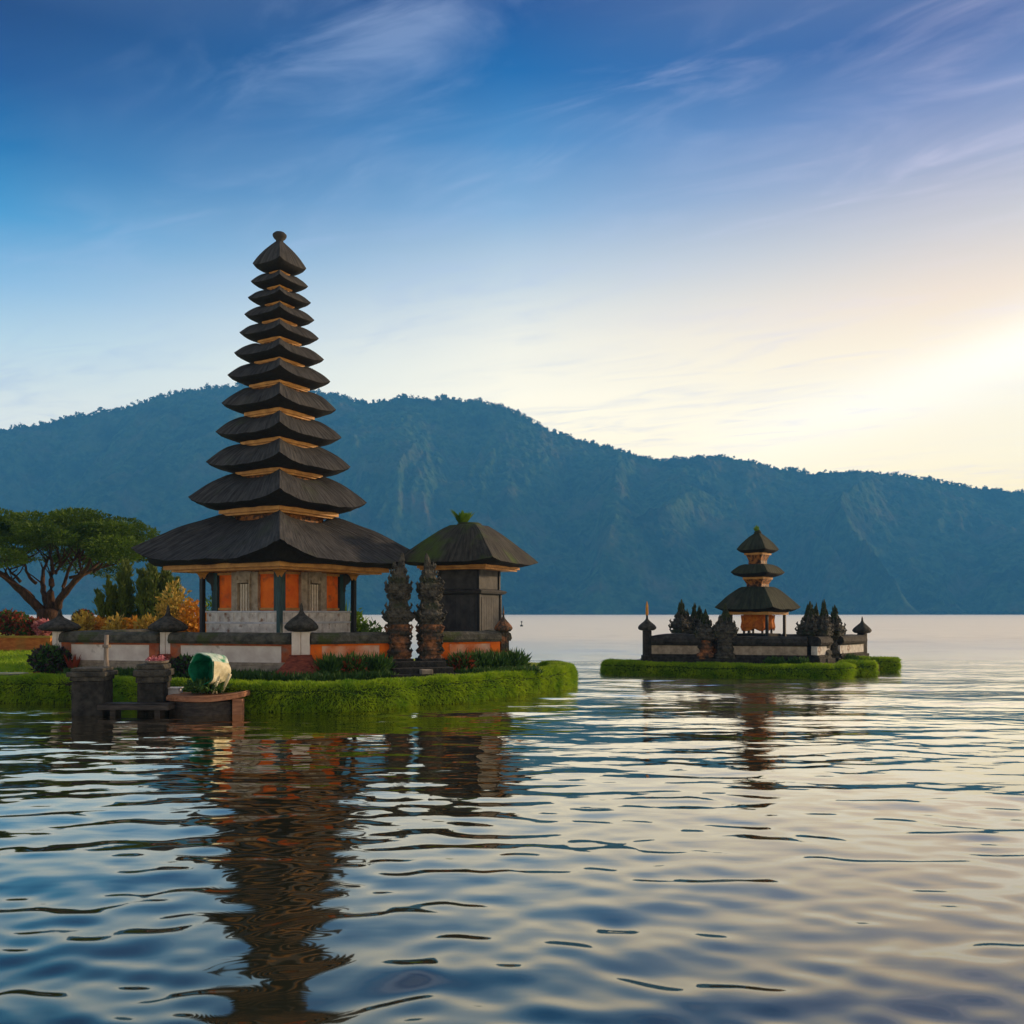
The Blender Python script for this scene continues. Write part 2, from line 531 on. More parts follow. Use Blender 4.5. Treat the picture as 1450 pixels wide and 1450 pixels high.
def fbm(x, y, o=4, seed=0):
    s, a, t = 0, 1, 0
    for i in range(o):
        s = s + a * vnoise(x * 2 ** i, y * 2 ** i, seed + i)
        t += a
        a *= 0.5
    return s / t


def unit(a):
    return a / np.maximum(np.linalg.norm(a, axis=1, keepdims=True), 1e-9)


def leaf_quads(P, length, width, axis=None, axis_w=0.0, jitter=0.4):
    """Four-cornered pointed leaves at points P: axis is a preferred growing direction."""
    n = len(P)
    d = rng.normal(size=(n, 3))
    if axis is not None:
        d = unit(d) * (1 - axis_w) + axis * axis_w
    d = unit(d)
    s = unit(np.cross(d, rng.normal(size=(n, 3))))
    ln = length * (1 + jitter * rng.uniform(-1, 1, (n, 1)))
    wd = width * (1 + jitter * rng.uniform(-1, 1, (n, 1)))
    V = np.stack([P, P + d * ln * 0.45 + s * wd / 2, P + d * ln, P + d * ln * 0.45 - s * wd / 2], 1).reshape(-1, 3)
    return V, np.arange(4 * n).reshape(n, 4)


def ball(n, c, r, shell=0.35):
    d = unit(rng.normal(size=(n, 3)))
    rad = (1 - shell * rng.uniform(0, 1, (n, 1)) ** 1.3)
    return np.array(c) + d * rad * np.array(r), d


# ================================================================== haze
bx = MB().box(0, 0, 0, 1, 1, 1)
vm = bpy.data.materials.new('haze')
vm.use_nodes = True
vt = vm.node_tree
vt.nodes.clear()
pv = vt.nodes.new('ShaderNodeVolumePrincipled')
pv.inputs['Color'].default_value = (0.10, 0.46, 1.0, 1)
pv.inputs['Density'].default_value = HAZE
pv.inputs['Anisotropy'].default_value = 0.0
vo = vt.nodes.new('ShaderNodeOutputMaterial')
vt.links.new(pv.outputs[0], vo.inputs['Volume'])
hz = MB()
hz.add([(x, y, z) for z in (-9, 590) for x, y in ((-3000, -60), (3000, -60), (3000, 2300), (-3000, 2300))],
       [(3, 2, 1, 0), (4, 5, 6, 7), (0, 1, 5, 4), (1, 2, 6, 5), (2, 3, 7, 6), (3, 0, 4, 7)])
tag(obj('haze', hz, vm), kind='stuff')

# ================================================================== lake
nu, Y0, Y1, ratio = 720, 1.6, 1620.0, 1.0062
nr = int(math.log(Y1 / Y0) / math.log(ratio))
Yr = Y0 * ratio ** np.arange(nr + 1)
U = np.linspace(-1.35, 1.35, nu)
U = np.sign(U) * (np.abs(U) * 0.55 + 0.45 * np.abs(U) ** 2.2 / 1.35 ** 1.2)
GX = U[None, :] * (Yr[:, None] + 1.5)
GY = np.repeat(Yr[:, None], nu, 1)
dY = (Yr * (ratio - 1))[:, None]
dX = 2.4 / nu * Yr[:, None]
Z = np.zeros_like(GX)
wr = np.random.default_rng(5)
warp = 0.9 * fbm(GX * 0.25, GY * 0.25, 2, 40)
for i in range(90):
    lam = 0.26 * (3.0 / 0.26) ** (wr.uniform(0, 1) ** 1.75)
    th = R(-96) + wr.normal(0, R(17) + R(10) * (lam < 0.9))
    slope = 0.0080 * (1.0 if lam < 1.3 else 0.6)
    a = slope * lam / (2 * math.pi)
    ph = wr.uniform(0, 6.28)
    k = 2 * math.pi / lam
    wgt = np.clip((lam / np.maximum(dY * abs(math.sin(th)) + dX * abs(math.cos(th)), 1e-6) - 3.0) / 4.0, 0, 1)
    Z += a * wgt * np.sin(k * (GX * math.cos(th) + GY * math.sin(th) + warp * 0.25) + ph)
# longer wind waves out on the open lake
off = np.clip((GY - 16) / 30, 0, 1)
for i in range(40):
    lam = 1.2 * (5.5 / 1.2) ** wr.uniform(0, 1)
    th = R(-96) + wr.normal(0, R(18))
    k = 2 * math.pi / lam
    wgt = np.clip((lam / np.maximum(dY * abs(math.sin(th)) + dX * abs(math.cos(th)), 1e-6) - 3.0) / 3.0, 0, 1)
    Z += off * 0.016 / k * wgt * np.sin(k * (GX * math.cos(th) + GY * math.sin(th) + warp * 0.3) + wr.uniform(0, 6.28))
# calmer and livelier patches
Z *= 0.75 + 0.55 * (0.5 + 0.5 * fbm(GX * 0.12, GY * 0.07, 2, 77))
# fine wind ripples
for i in range(60):
    lam = 0.20 * (0.75 / 0.20) ** wr.uniform(0, 1)
    th = R(-94) + wr.normal(0, R(24))
    k = 2 * math.pi / lam
    wgt = np.clip((lam / np.maximum(dY * abs(math.sin(th)) + dX * abs(math.cos(th)), 1e-6) - 2.6) / 2.5, 0, 1) * np.clip((GY - 5.5) / 6, 0.12, 1)
    Z += 0.0078 / k * wgt * np.sin(k * (GX * math.cos(th) + GY * math.sin(th) + warp * 0.2) + wr.uniform(0, 6.28)) * (0.6 + 0.6 * fbm(GX * 0.3 + i, GY * 0.2, 1, i))
# the wind leans the crests away from the bank: long gentle faces towards it, short steep backs
LY = np.clip(2.9 * Z, -0.3, 0.3) * np.clip(60 / GY, 0, 1)
V = np.stack([GX, GY + LY, Z], -1).reshape(-1, 3)
i0 = (np.arange(nr)[:, None] * nu + np.arange(nu - 1)[None, :]).ravel()
Q = np.stack([i0, i0 + 1, i0 + nu + 1, i0 + nu], 1)
wm = bpy.data.materials.new('lake_water')
wm.use_nodes = True
t = wm.node_tree
b = t.nodes['Principled BSDF']
b.inputs['Base Color'].default_value = (0.022, 0.024, 0.014, 1)
b.inputs['IOR'].default_value = 2.5
b.inputs['Specular Tint'].default_value = (1.0, 0.89, 0.70, 1)
b.inputs['Specular IOR Level'].default_value = 0.5
geo = t.nodes.new('ShaderNodeNewGeometry')
hprev = None
for sc, st, amp in ((1.1, (0.45, 1.0, 1), 0.030), (2.6, (0.42, 1.0, 1), 0.012), (0.22, (0.5, 1.0, 1), 0.16)):
    mp = t.nodes.new('ShaderNodeMapping')
    mp.inputs['Scale'].default_value = st
    mp.inputs['Rotation'].default_value = (0, 0, R(6))
    t.links.new(geo.outputs['Position'], mp.inputs[0])
    nz = t.nodes.new('ShaderNodeTexNoise')
    nz.inputs['Scale'].default_value = sc
    nz.inputs['Detail'].default_value = 2.0
    nz.inputs['Roughness'].default_value = 0.45
    nz.inputs['Distortion'].default_value = 0.3
    t.links.new(mp.outputs[0], nz.inputs['Vector'])
    mm = t.nodes.new('ShaderNodeMath')
    mm.operation = 'MULTIPLY_ADD'
    mm.inputs[1].default_value = amp
    t.links.new(nz.outputs[0], mm.inputs[0])
    if hprev is None:
        mm.inputs[2].default_value = 0
    else:
        t.links.new(hprev, mm.inputs[2])
    hprev = mm.outputs[0]
# the wind roughens the open lake away from the sheltered bank
sp = t.nodes.new('ShaderNodeSeparateXYZ')
t.links.new(geo.outputs['Position'], sp.inputs[0])
mr = t.nodes.new('ShaderNodeMapRange')
mr.inputs[1].default_value = 7
mr.inputs[2].default_value = 36
mr.inputs[3].default_value = 0.22
mr.inputs[4].default_value = 3.2
t.links.new(sp.outputs[1], mr.inputs[0])
rg = t.nodes.new('ShaderNodeMapRange')
rg.inputs[1].default_value = 16
rg.inputs[2].default_value = 90
rg.inputs[3].default_value = 0.03
rg.inputs[4].default_value = 0.62
t.links.new(sp.outputs[1], rg.inputs[0])
t.links.new(rg.outputs[0], b.inputs['Roughness'])
bp = t.nodes.new('ShaderNodeBump')
bp.inputs['Distance'].default_value = 1.0
t.links.new(mr.outputs[0], bp.inputs['Strength'])
mm = t.nodes.new('ShaderNodeMath')
mm.operation = 'MULTIPLY'
t.links.new(hprev, mm.inputs[0])
t.links.new(mr.outputs[0], mm.inputs[1])
bp.inputs['Strength'].default_value = 1.0
for l_ in list(bp.inputs['Strength'].links):
    t.links.remove(l_)
t.links.new(mm.outputs[0], bp.inputs['Height'])
t.links.new(bp.outputs[0], b.inputs['Normal'])
gls = t.nodes.new('ShaderNodeBsdfGlossy')
gls.inputs['Color'].default_value = (1.0, 0.925, 0.79, 1)
t.links.new(rg.outputs[0], gls.inputs['Roughness'])
t.links.new(bp.outputs[0], gls.inputs['Normal'])
gm = t.nodes.new('ShaderNodeMapRange')  # added mirror layer grows with distance to whiten the far reflections
gm.inputs[1].default_value = 6
gm.inputs[2].default_value = 21
gm.inputs[3].default_value = 0.10
gm.inputs[4].default_value = 0.97
t.links.new(sp.outputs[1], gm.inputs[0])
mxs = t.nodes.new('ShaderNodeMixShader')
t.links.new(gm.outputs[0], mxs.inputs[0])
t.links.new(b.outputs[0], mxs.inputs[1])
t.links.new(gls.outputs[0], mxs.inputs[2])
t.links.new(mxs.outputs[0], t.nodes['Material Output'].inputs['Surface'])
tag(npobj('lake', V, Q, wm, smooth=True), kind='structure')

# ================================================================== mountain
RIDGE = [(-1500, 800), (-900, 740), (-500, 690), (-250, 650), (-100, 622), (0, 611), (60, 603), (110, 590), (160, 583), (200, 572), (240, 560), (280, 553), (320, 549),
         (360, 548), (400, 549), (440, 555), (480, 563), (520, 573), (545, 569), (575, 565), (605, 567), (640, 569), (680, 570), (720, 581), (760, 602), (800, 618),
         (850, 632), (900, 646), (935, 653), (980, 650), (1020, 648), (1060, 655), (1110, 666), (1150, 672), (1220, 670), (1280, 675), (1340, 687), (1400, 695),
         (1450, 699), (1550, 720), (1700, 745), (1950, 775), (2300, 800), (2900, 830)]
rx, ry = np.array([p[0] for p in RIDGE], float), np.array([p[1] for p in RIDGE], float)
YS, YR_, YB = 1500.0, 2150.0, 2650.0
mu, mrn = 1250, 300
pxs = np.concatenate([np.linspace(-820, -80, 90), np.linspace(-78, 1530, 1000), np.linspace(1540, 2300, 90)])
Tt = np.concatenate([np.linspace(-0.02, 1, 250), np.linspace(1.012, 1.18, 24)])
PX, TT = np.meshgrid(pxs, Tt)
uu_ = (PX - CX) / F
MY = YS + (YR_ - YS) * TT
hr = (HY - np.interp(pxs, rx, ry))[None, :] * YR_ / F
MXX = uu_ * MY
g = np.where(TT < 1, np.clip(TT, 0, 1) ** 0.92, 1 - 0.9 * (TT - 1) ** 1.3)
H = hr * g
# spurs and gullies running down the slope, leaning a little to the left
wx = MXX + 130 * fbm(MXX / 420, MY / 420, 3, 9) - (MY - YR_) * 0.25
r1 = 1 - np.abs(fbm(wx / 190, MY / 900, 2, 3)) * 2.2
r2 = 1 - np.abs(fbm((wx + 40 * fbm(MXX / 90, MY / 90, 2, 8)) / 70, MY / 330, 2, 21)) * 2.2
env = np.sin(np.pi * np.clip(TT, 0, 1) ** 0.8) * np.clip(hr / 300, 0.3, 1.2)
H = H + env * (r1 * 100 + r2 * 28) - env * 82
top = np.clip((TT - 0.75) / 0.25, 0, 1) * (TT <= 1)
cr_ = np.clip(TT * 8, 0, 1)
H = H + cr_ * (9.0 * np.abs(vnoise(MXX / 15, MY / 15, 31)) + 4.0 * vnoise(MXX / 7, MY / 7, 33) + 2.0 * fbm(MXX / 40, MY / 40, 2, 35)) * np.where(TT < 1.02, 1, 0.5)
H = np.where(TT <= 0.0, -4, H + 1.0)
V = np.stack([MXX, MY, H], -1).reshape(-1, 3)
mrn, mu = PX.shape
i0 = (np.arange(mrn - 1)[:, None] * mu + np.arange(mu - 1)[None, :]).ravel()
mtn = npobj('mountain', V, np.stack([i0, i0 + 1, i0 + mu + 1, i0 + mu], 1), MT['forest'], smooth=True)
tag(mtn, kind='structure')
# trees along the crest
tp, ta = [], []
irow = int(np.argmin(np.abs(Tt - 1.0)))
for k in range(2600):
    px = random.uniform(-60, 1510)
    dens = 0.5 + 0.5 * mnoise.noise(Vector((px * 0.02, 3.3, 0)))
    if random.random() > 0.25 + 0.8 * dens:
        continue
    j = int(np.argmin(np.abs(pxs - px)))
    x, y, z = MXX[irow, j], MY[irow, j], H[irow, j]
    h = random.uniform(3.5, 8) * (0.5 + 0.9 * dens)
    if random.random() < 0.1:
        h *= 1.45
    y += random.uniform(-14, 6)
    w = h * random.uniform(0.45, 0.75)
    base = z - 3
    P, d = ball(26, (x, y, base + h * 0.68), (w * 0.55, w * 0.55, h * 0.36), 0.6)
    tp.append(P)
    P2 = np.array([[x, y, base + h * q] for q in (0.0, 0.25, 0.5)]) + rng.normal(size=(3, 3)) * 0.25
    tp.append(P2)
for k in range(900):
    px = random.uniform(-60, 1510)
    j = int(np.argmin(np.abs(pxs - px)))
    y = 1507 + random.uniform(0, 22)
    x = (pxs[j] - CX) / F * y
    h = random.uniform(4, 11) * (0.5 + abs(mnoise.noise(Vector((px * 0.03, 1, 8)))) * 1.4)
    P, d = ball(20, (x, y, 0.5 + h * 0.5), (h * 0.6, h * 0.5, h * 0.5), 0.6)
    tp.append(P)
P = np.concatenate(tp)
V, Q = leaf_quads(P, 2.6, 1.8)
tag(npobj('forest', V, Q, MT['ridge_leaf']), kind='stuff')

# ================================================================== islands
GZ = 0.55


def bank(yw):
    return EYE * F / (yw - HY)


MAIN_EDGE = [(-420, 992), (-200, 993), (0, 994), (110, 995), (235, 1003), (345, 1008), (430, 1008.5), (505, 1007), (560, 1003), (585, 999), (630, 996), (680, 991), (705, 988), (760, 982), (800, 977), (813, 973), (811, 967), (790, 962)]
main_pts = [Vector((gx(px, bank(yw)), bank(yw), 0)) for px, yw in MAIN_EDGE]
SM_EDGE = [(905, 952), (858, 951.2), (853, 953.5), (870, 955.5), (950, 957.8), (1050, 960.3), (1120, 961.2), (1180, 961), (1205, 960), (1212, 957)]
sm_pts = [Vector((gx(px, bank(yw)), bank(yw), 0)) for px, yw in SM_EDGE]


def poly_ground(name, pts, z, mat, depth=1.2):
    me = bpy.data.meshes.new(name)
    n = len(pts)
    V = [(p[0], p[1], z) for p in pts] + [(p[0], p[1], z - depth) for p in pts]
    Fs = [tuple(range(n))] + [(i, i + n, (i + 1) % n + n, (i + 1) % n) for i in range(n)]
    me.from_pydata(V, [], Fs)
    me.materials.append(mat)
    me.update()
    return tag(link(bpy.data.objects.new(name, me)), kind='structure')


inset = [p + Vector((0, 0.35, 0)) for p in main_pts[:-3]]
poly_ground('ground', [tuple(p) for p in inset] + [(2.0, 31.2), (1.2, 35), (-4, 38), (-9, 42), (-14, 45.3), (-42, 46.4), (-60, 47), (-60, 26)], GZ, MT['lawn'])
poly_ground('terrace_ground', [(-60, 46.3), (-42, 45.9), (-23.6, 45.6), (-14.5, 46), (-14, 50), (-20, 56), (-60, 58)], 1.28, MT['lawn'], 2.4)
poly_ground('planting_bed', [(-17.4, 26.6), (-10, 23.9), (-6.4, 23.3), (-3.6, 23.6), (-1.6, 25.3), (0.6, 28.0), (1.9, 30.2), (0.6, 32.6), (-6, 29.5), (-14.2, 29.2)], GZ + 0.03, MT['soil'], 0.5)
poly_ground('path', [(-60, 27.6), (-24, 27.75), (-15.6, 28.35), (-15.6, 28.62), (-24, 28.15), (-60, 28.1)], GZ + 0.045, MT['pale_path'], 0.1)
poly_ground('island_ground', [(p.x, p.y + 0.3) for p in sm_pts[1:-1]] + [(15.0, 36.2), (15.7, 38.2), (15.3, 40), (12, 43), (7, 41.5), (4.4, 38.6)], 0.42, MT['soil'], 1.2)


# ---------------------------------------------------------------- clipped hedges
def hedge(label, pts, width, height, seed, nleaf, close_ends=True, inward=None, lump=0.07, group=None, leaflen=0.075):
    root = thing('clipped_hedge', label, 'hedge', pts[0], group=group)
    o = pts[0]
    # resample the front edge
    seg = [0.0]
    for a, b_ in zip(pts, pts[1:]):
        seg.append(seg[-1] + (b_ - a).length)
    Ln = seg[-1]
    n = max(8, int(Ln / 0.14))
    C = []
    for i in range(n + 1):
        s = Ln * i / n
        k = max(j for j in range(len(seg) - 1) if seg[j] <= s + 1e-9)
        t_ = (s - seg[k]) / max(seg[k + 1] - seg[k], 1e-6)
        C.append(pts[k].lerp(pts[k + 1], t_))
    for _ in range(3):
        C = [C[0]] + [(C[i - 1] + C[i] * 2 + C[i + 1]) / 4 for i in range(1, n)] + [C[-1]]
    prof = [(0.0, -0.5), (0.0, 0.0), (-0.03, 0.25), (-0.03, 0.5), (0.0, 0.78), (0.07, 0.93), (0.2, 1.0), (0.45, 1.02), (0.75, 1.0), (0.93, 0.93), (1.0, 0.75), (1.0, 0.3), (1.0, -0.4)]
    rows = []
    for i, c in enumerate(C):
        d = (C[min(i + 1, n)] - C[max(i - 1, 0)]).normalized()
        nn = Vector((-d.y, d.x, 0))
        e = min(i, n - i) * Ln / n
        en = math.sqrt(max(0.0, 1 - (1 - min(1, e / 0.35)) ** 2)) if close_ends else 1.0
        row = []
        for q, (a, z) in enumerate(prof):
            j = lump * (mnoise.noise(Vector((c.x * 1.1 + seed, c.y * 1.1, q * 0.35))) + 0.6 * mnoise.noise(Vector((c.x * 2.6, c.y * 2.6 + seed, q * 0.7))))
            sc = 0.1 + 0.9 * en
            off = (a - 0.5) * width * sc + width * 0.5
            p = c + nn * (off + j) + Vector((0, 0, max(z, z * 1.0) * height * (0.9 + 0.1 * en) + j * 0.7 * (z > 0.1)))
            row.append(p - o)
        rows.append(row)
    mb = MB()
    mb.loft(rows, closed=False)
    k0 = len(mb.v)
    m_ = len(prof)
    mb.f.append(tuple(range(m_)))
    mb.f.append(tuple(range(n * m_, n * m_ + m_))[::-1])
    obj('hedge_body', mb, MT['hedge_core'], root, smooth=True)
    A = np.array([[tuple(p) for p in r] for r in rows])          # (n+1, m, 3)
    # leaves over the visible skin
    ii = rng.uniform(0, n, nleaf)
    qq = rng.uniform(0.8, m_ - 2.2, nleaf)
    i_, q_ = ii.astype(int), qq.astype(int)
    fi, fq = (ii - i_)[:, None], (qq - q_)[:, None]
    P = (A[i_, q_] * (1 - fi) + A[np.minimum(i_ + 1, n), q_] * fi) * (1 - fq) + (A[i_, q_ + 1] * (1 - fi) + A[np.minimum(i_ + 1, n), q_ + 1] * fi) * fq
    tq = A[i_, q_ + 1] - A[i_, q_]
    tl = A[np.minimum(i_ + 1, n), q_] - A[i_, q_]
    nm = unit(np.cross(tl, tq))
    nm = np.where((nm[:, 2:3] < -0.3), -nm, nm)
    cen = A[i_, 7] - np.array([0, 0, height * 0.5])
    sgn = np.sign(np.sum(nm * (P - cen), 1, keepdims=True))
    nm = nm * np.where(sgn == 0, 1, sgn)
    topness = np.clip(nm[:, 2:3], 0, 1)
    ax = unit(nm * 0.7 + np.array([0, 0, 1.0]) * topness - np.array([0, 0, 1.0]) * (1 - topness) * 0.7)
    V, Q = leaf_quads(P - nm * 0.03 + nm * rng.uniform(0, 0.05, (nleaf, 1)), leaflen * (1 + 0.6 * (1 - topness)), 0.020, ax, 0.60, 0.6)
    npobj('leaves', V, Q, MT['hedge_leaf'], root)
    return root


hedge('long clipped green hedge along the waterline of the big island', main_pts, 0.85, 0.67, 3.0, 120000)
hedge('longest clipped green hedge round the front of the small island', sm_pts, 0.7, 0.48, 9.0, 45000, group='hedges of the small island')
e2 = [Vector((gx(px, bank(yw)), bank(yw), 0)) for px, yw in ((1190, 957.6), (1215, 957.9), (1247, 957.6))]
hedge('short rounded hedge block between the long hedge and the far right block', e2, 0.8, 0.55, 14.0, 5000, group='hedges of the small island')
e3 = [Vector((gx(px, bank(yw)), bank(yw), 0)) for px, yw in ((1212, 953.6), (1245, 953.4), (1279, 953.0))]
hedge('short hedge block at the far right tip of the small island', e3, 0.8, 0.62, 17.0, 6000, group='hedges of the small island')


# ---------------------------------------------------------------- grass and ground cover
def blades(n, sampler, z, hgt, wid, mat, name, lean=0.35):
    P = np.array([sampler() for _ in range(n)])
    P = np.concatenate([P, np.full((n, 1), z)], 1)
    up = unit(np.array([0, 0, 1.0]) + rng.normal(size=(n, 3)) * lean)
    V, Q = leaf_quads(P, hgt, wid, up, 0.85)
    return tag(npobj(name, V, Q, mat), kind='stuff')


def in_quad(a, b, c, d):
    def f():
        u, v = random.random(), random.random()
        p = (Vector(a) * (1 - u) + Vector(b) * u) * (1 - v) + (Vector(d) * (1 - u) + Vector(c) * u) * v
        return (p.x, p.y)
    return f


blades(26000, in_quad((-25, 28.7), (-15.0, 28.9), (-22.8, 45.3), (-42, 45.3)), GZ, 0.13, 0.03, MT['hedge_leaf'], 'grass')
# low planting in front of the walls, along both walls' feet
WC = Vector((-6.17, 26.0))                    # corner of the compound wall
WL = Vector((-14.0, 28.0))                    # its left end
WRt = Vector((-0.28, 28.8))                   # its right end


def cover():
    if random.random() < 0.5:
        u = random.random()
        p = WL.lerp(WC, u) + Vector((0.25, -0.97)) * (0.25 + random.random() ** 1.2 * 1.35)
        p.x += 0.2
    else:
        u = random.choice((random.uniform(0, 0.37), random.uniform(0.7, 1.1)))
        p = WC.lerp(WRt, u) + Vector((0.42, -0.9)) * (0.25 + random.random() ** 1.2 * 1.2)
    return (p.x, p.y)


blades(15000, cover, GZ + 0.02, 0.26, 0.06, MT['bed_leaf'], 'ground_cover', 0.6)


# ================================================================== thatched roofs
def sq_pts(r, per=18, rc=0.02):
    """Square with rounded corners on the axes (half diagonal r); also how near each point is to a corner (0..1)."""
    pts, cf = [], []
    q = [(0, -1), (1, 0), (0, 1), (-1, 0)]
    ts = [0.5 - 0.5 * math.cos(math.pi * k / per) for k in range(per)]
    for s in range(4):
        a, b_ = q[s], q[(s + 1) % 4]
        for t_ in ts:
            x, y = a[0] + (b_[0] - a[0]) * t_, a[1] + (b_[1] - a[1]) * t_
            rad = math.hypot(x, y)
            c = (rad - 0.7071) / 0.2929
            k = 1 - rc * c ** 6
            pts.append((x * r * k, y * r * k))
            cf.append(c)
    return pts, cf


def thatch(parent, Rr, z_tip, z_top, s_hump, z_under, s_under, mat, s_neck=None, pointed=False, lift=None, power=1.5, dip=0.12, thick=None, seed=0.0, sag=0.0, saddle=0.0):
    """One tier of thatch: hump round the neck, convex slope, upswept corners, thick undercut edge."""
    lift = 0.085 * Rr if lift is None else lift
    z_mid = z_tip - lift
    thick = (z_mid - z_under) if thick is None else thick
    rows = []
    base, cf = sq_pts(1.0, 18 if Rr < 1.4 else 44)

    def row(s, zf):
        out = []
        for (x, y), c in zip(base, cf):
            j = 0.012 * Rr * mnoise.noise(Vector((x * s * 5 + seed, y * s * 5, seed)))
            lip = max(0.0, 1 - abs(s - 1.0) / 0.02)
            fr = 1 + lip * 0.007 * mnoise.noise(Vector((x * 40 + seed, y * 40, s * 3)))
            j += lip * 0.010 * Rr * mnoise.noise(Vector((x * 33, y * 33 + seed, 2.0)))
            out.append((x * Rr * s * fr, y * Rr * s * fr, zf(c) + j))
        rows.append(out)
    dh = z_top - z_tip
    if pointed:
        row(0.012, lambda c: z_top)
        row(0.06, lambda c: z_top - dh * 0.02)
        sh = 0.10
    else:
        sn = s_neck if s_neck else s_hump * 0.72
        row(sn * 0.9, lambda c: z_top - dh * (dip + 0.25) - saddle * dh * (1 - c ** 1.3))
        row(sn, lambda c: z_top - dh * dip - saddle * dh * (1 - c ** 1.3))
        row((sn + s_hump) / 2, lambda c: z_top - dh * dip * 0.25 - saddle * dh * (1 - c ** 1.3))
        sh = s_hump
    K = 14
    for k in range(K + 1):
        t_ = k / K
        s = sh + (1 - sh) * t_
        prof = 1 - (t_ ** power if not pointed else (0.75 * t_ + 0.25 * t_ * t_ * t_))
        row(s, lambda c, t_=t_, prof=prof: (z_mid + lift * (c ** 2.0)) * (1 - prof) + (z_top - saddle * dh * (1 - c ** 1.3)) * prof - sag * math.sin(math.pi * t_) * (1 - c))
    # rounded lip, then the undercut thickness of the thatch
    row(1.004, lambda c: z_mid + lift * c ** 2.0 - 0.08 * thick)
    row(0.992, lambda c: z_mid + lift * c ** 2.0 - 0.16 * thick)
    row(0.91, lambda c: z_mid + 0.72 * lift * c ** 2.0 - 0.52 * thick)
    row((s_under + 0.93) / 2, lambda c: z_mid * 0.25 + z_under * 0.75 + 0.22 * lift * c ** 2 - 0.05 * thick)
    row(s_under, lambda c: z_under)
    row(s_under * 0.5, lambda c: z_under + 0.02)
    mb = MB()
    mb.loft(rows, True, True, True)
    mb.f = [tuple(reversed(f)) for f in mb.f]
    o = obj('roof', mb, mat, parent, smooth=True)
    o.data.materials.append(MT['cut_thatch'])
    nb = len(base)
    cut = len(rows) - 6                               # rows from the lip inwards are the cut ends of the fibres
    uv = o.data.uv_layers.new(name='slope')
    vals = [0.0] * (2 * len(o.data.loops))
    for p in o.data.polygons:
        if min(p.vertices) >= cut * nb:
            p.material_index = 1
        js = [v % nb for v in p.vertices]
        wrap = len(js) == 4 and max(js) - min(js) > nb / 2
        for li, v in zip(p.loop_indices, p.vertices):
            j = v % nb
            q = j + nb if (wrap and j == 0) else j
            side_, t_ = divmod(q, nb // 4)
            d_ = side_ + 0.5 - 0.5 * math.cos(math.pi * t_ / (nb // 4))
            co = o.data.vertices[v].co
            vals[2 * li] = d_ * Rr * 1.0
            vals[2 * li + 1] = math.hypot(co.x, co.y) + seed
    uv.data.foreach_set('uv', vals)
    return o


# ---------------------------------------------------------------- the tall pagoda
TD = 30.5
TA = math.atan2(CX - 396, F)
tower_loc = Vector((gx(396, TD), TD, GZ))
KT = TD / F


def tz(py):
    return (HY - py) * KT + EYE - GZ


def tr(half):
    return half * TD / (F * 1.034)


meru = thing('pagoda', 'tall slender pagoda of many stacked dark thatched roofs over an orange shrine', 'pagoda', tower_loc, TA)
# stepped stone platform
mb = MB()
mb.lathe([(tr(128), -0.3), (tr(128), 0.35)], square=True)
mb.lathe([(tr(122), 0.352), (tr(122), 0.75)], square=True)
mb.lathe([(tr(116), 0.752), (tr(116), 1.18)], square=True)
obj('platform', mb, MT['greystone'], meru, bevel=0.02)
PZ = 1.18
# balustrade: each side is bottom rail, panel and top rail
q4 = [(0, -1), (1, 0), (0, 1), (-1, 0)]
rb = tr(101)
zb = EYE - GZ + 0.08
for s in range(4):
    a, b_ = Vector((*q4[s], 0)) * rb, Vector((*q4[(s + 1) % 4], 0)) * rb
    mid, d = (a + b_) / 2, (b_ - a)
    ang = math.atan2(d.y, d.x)
    ln = d.length
    pan = MB()
    pan.box(mid.x, mid.y, PZ, zb - 0.42, ln * 0.99, 0.10, ang)
    rails = MB()
    rails.box(mid.x, mid.y, zb - 0.06, zb, ln * 0.995, 0.17, ang)
    rails.box(mid.x, mid.y, zb - 0.425, zb - 0.36, ln * 0.993, 0.15, ang)
    panel = obj('balustrade', pan, MT['palestone'], meru, bevel=0.01)
    up = MB()
    up.box(mid.x, mid.y, zb - 0.36, zb - 0.06, ln * 0.985, 0.08, ang)
    for k in range(9):
        p = a.lerp(b_, (k + 0.5) / 9)
        up.box(p.x, p.y, zb - 0.355, zb - 0.065, 0.06, 0.12, ang)
    obj('carved_panel', up, MT['palestone'], panel)
    obj('rail', rails, MT['boxwhite'], panel, bevel=0.01)
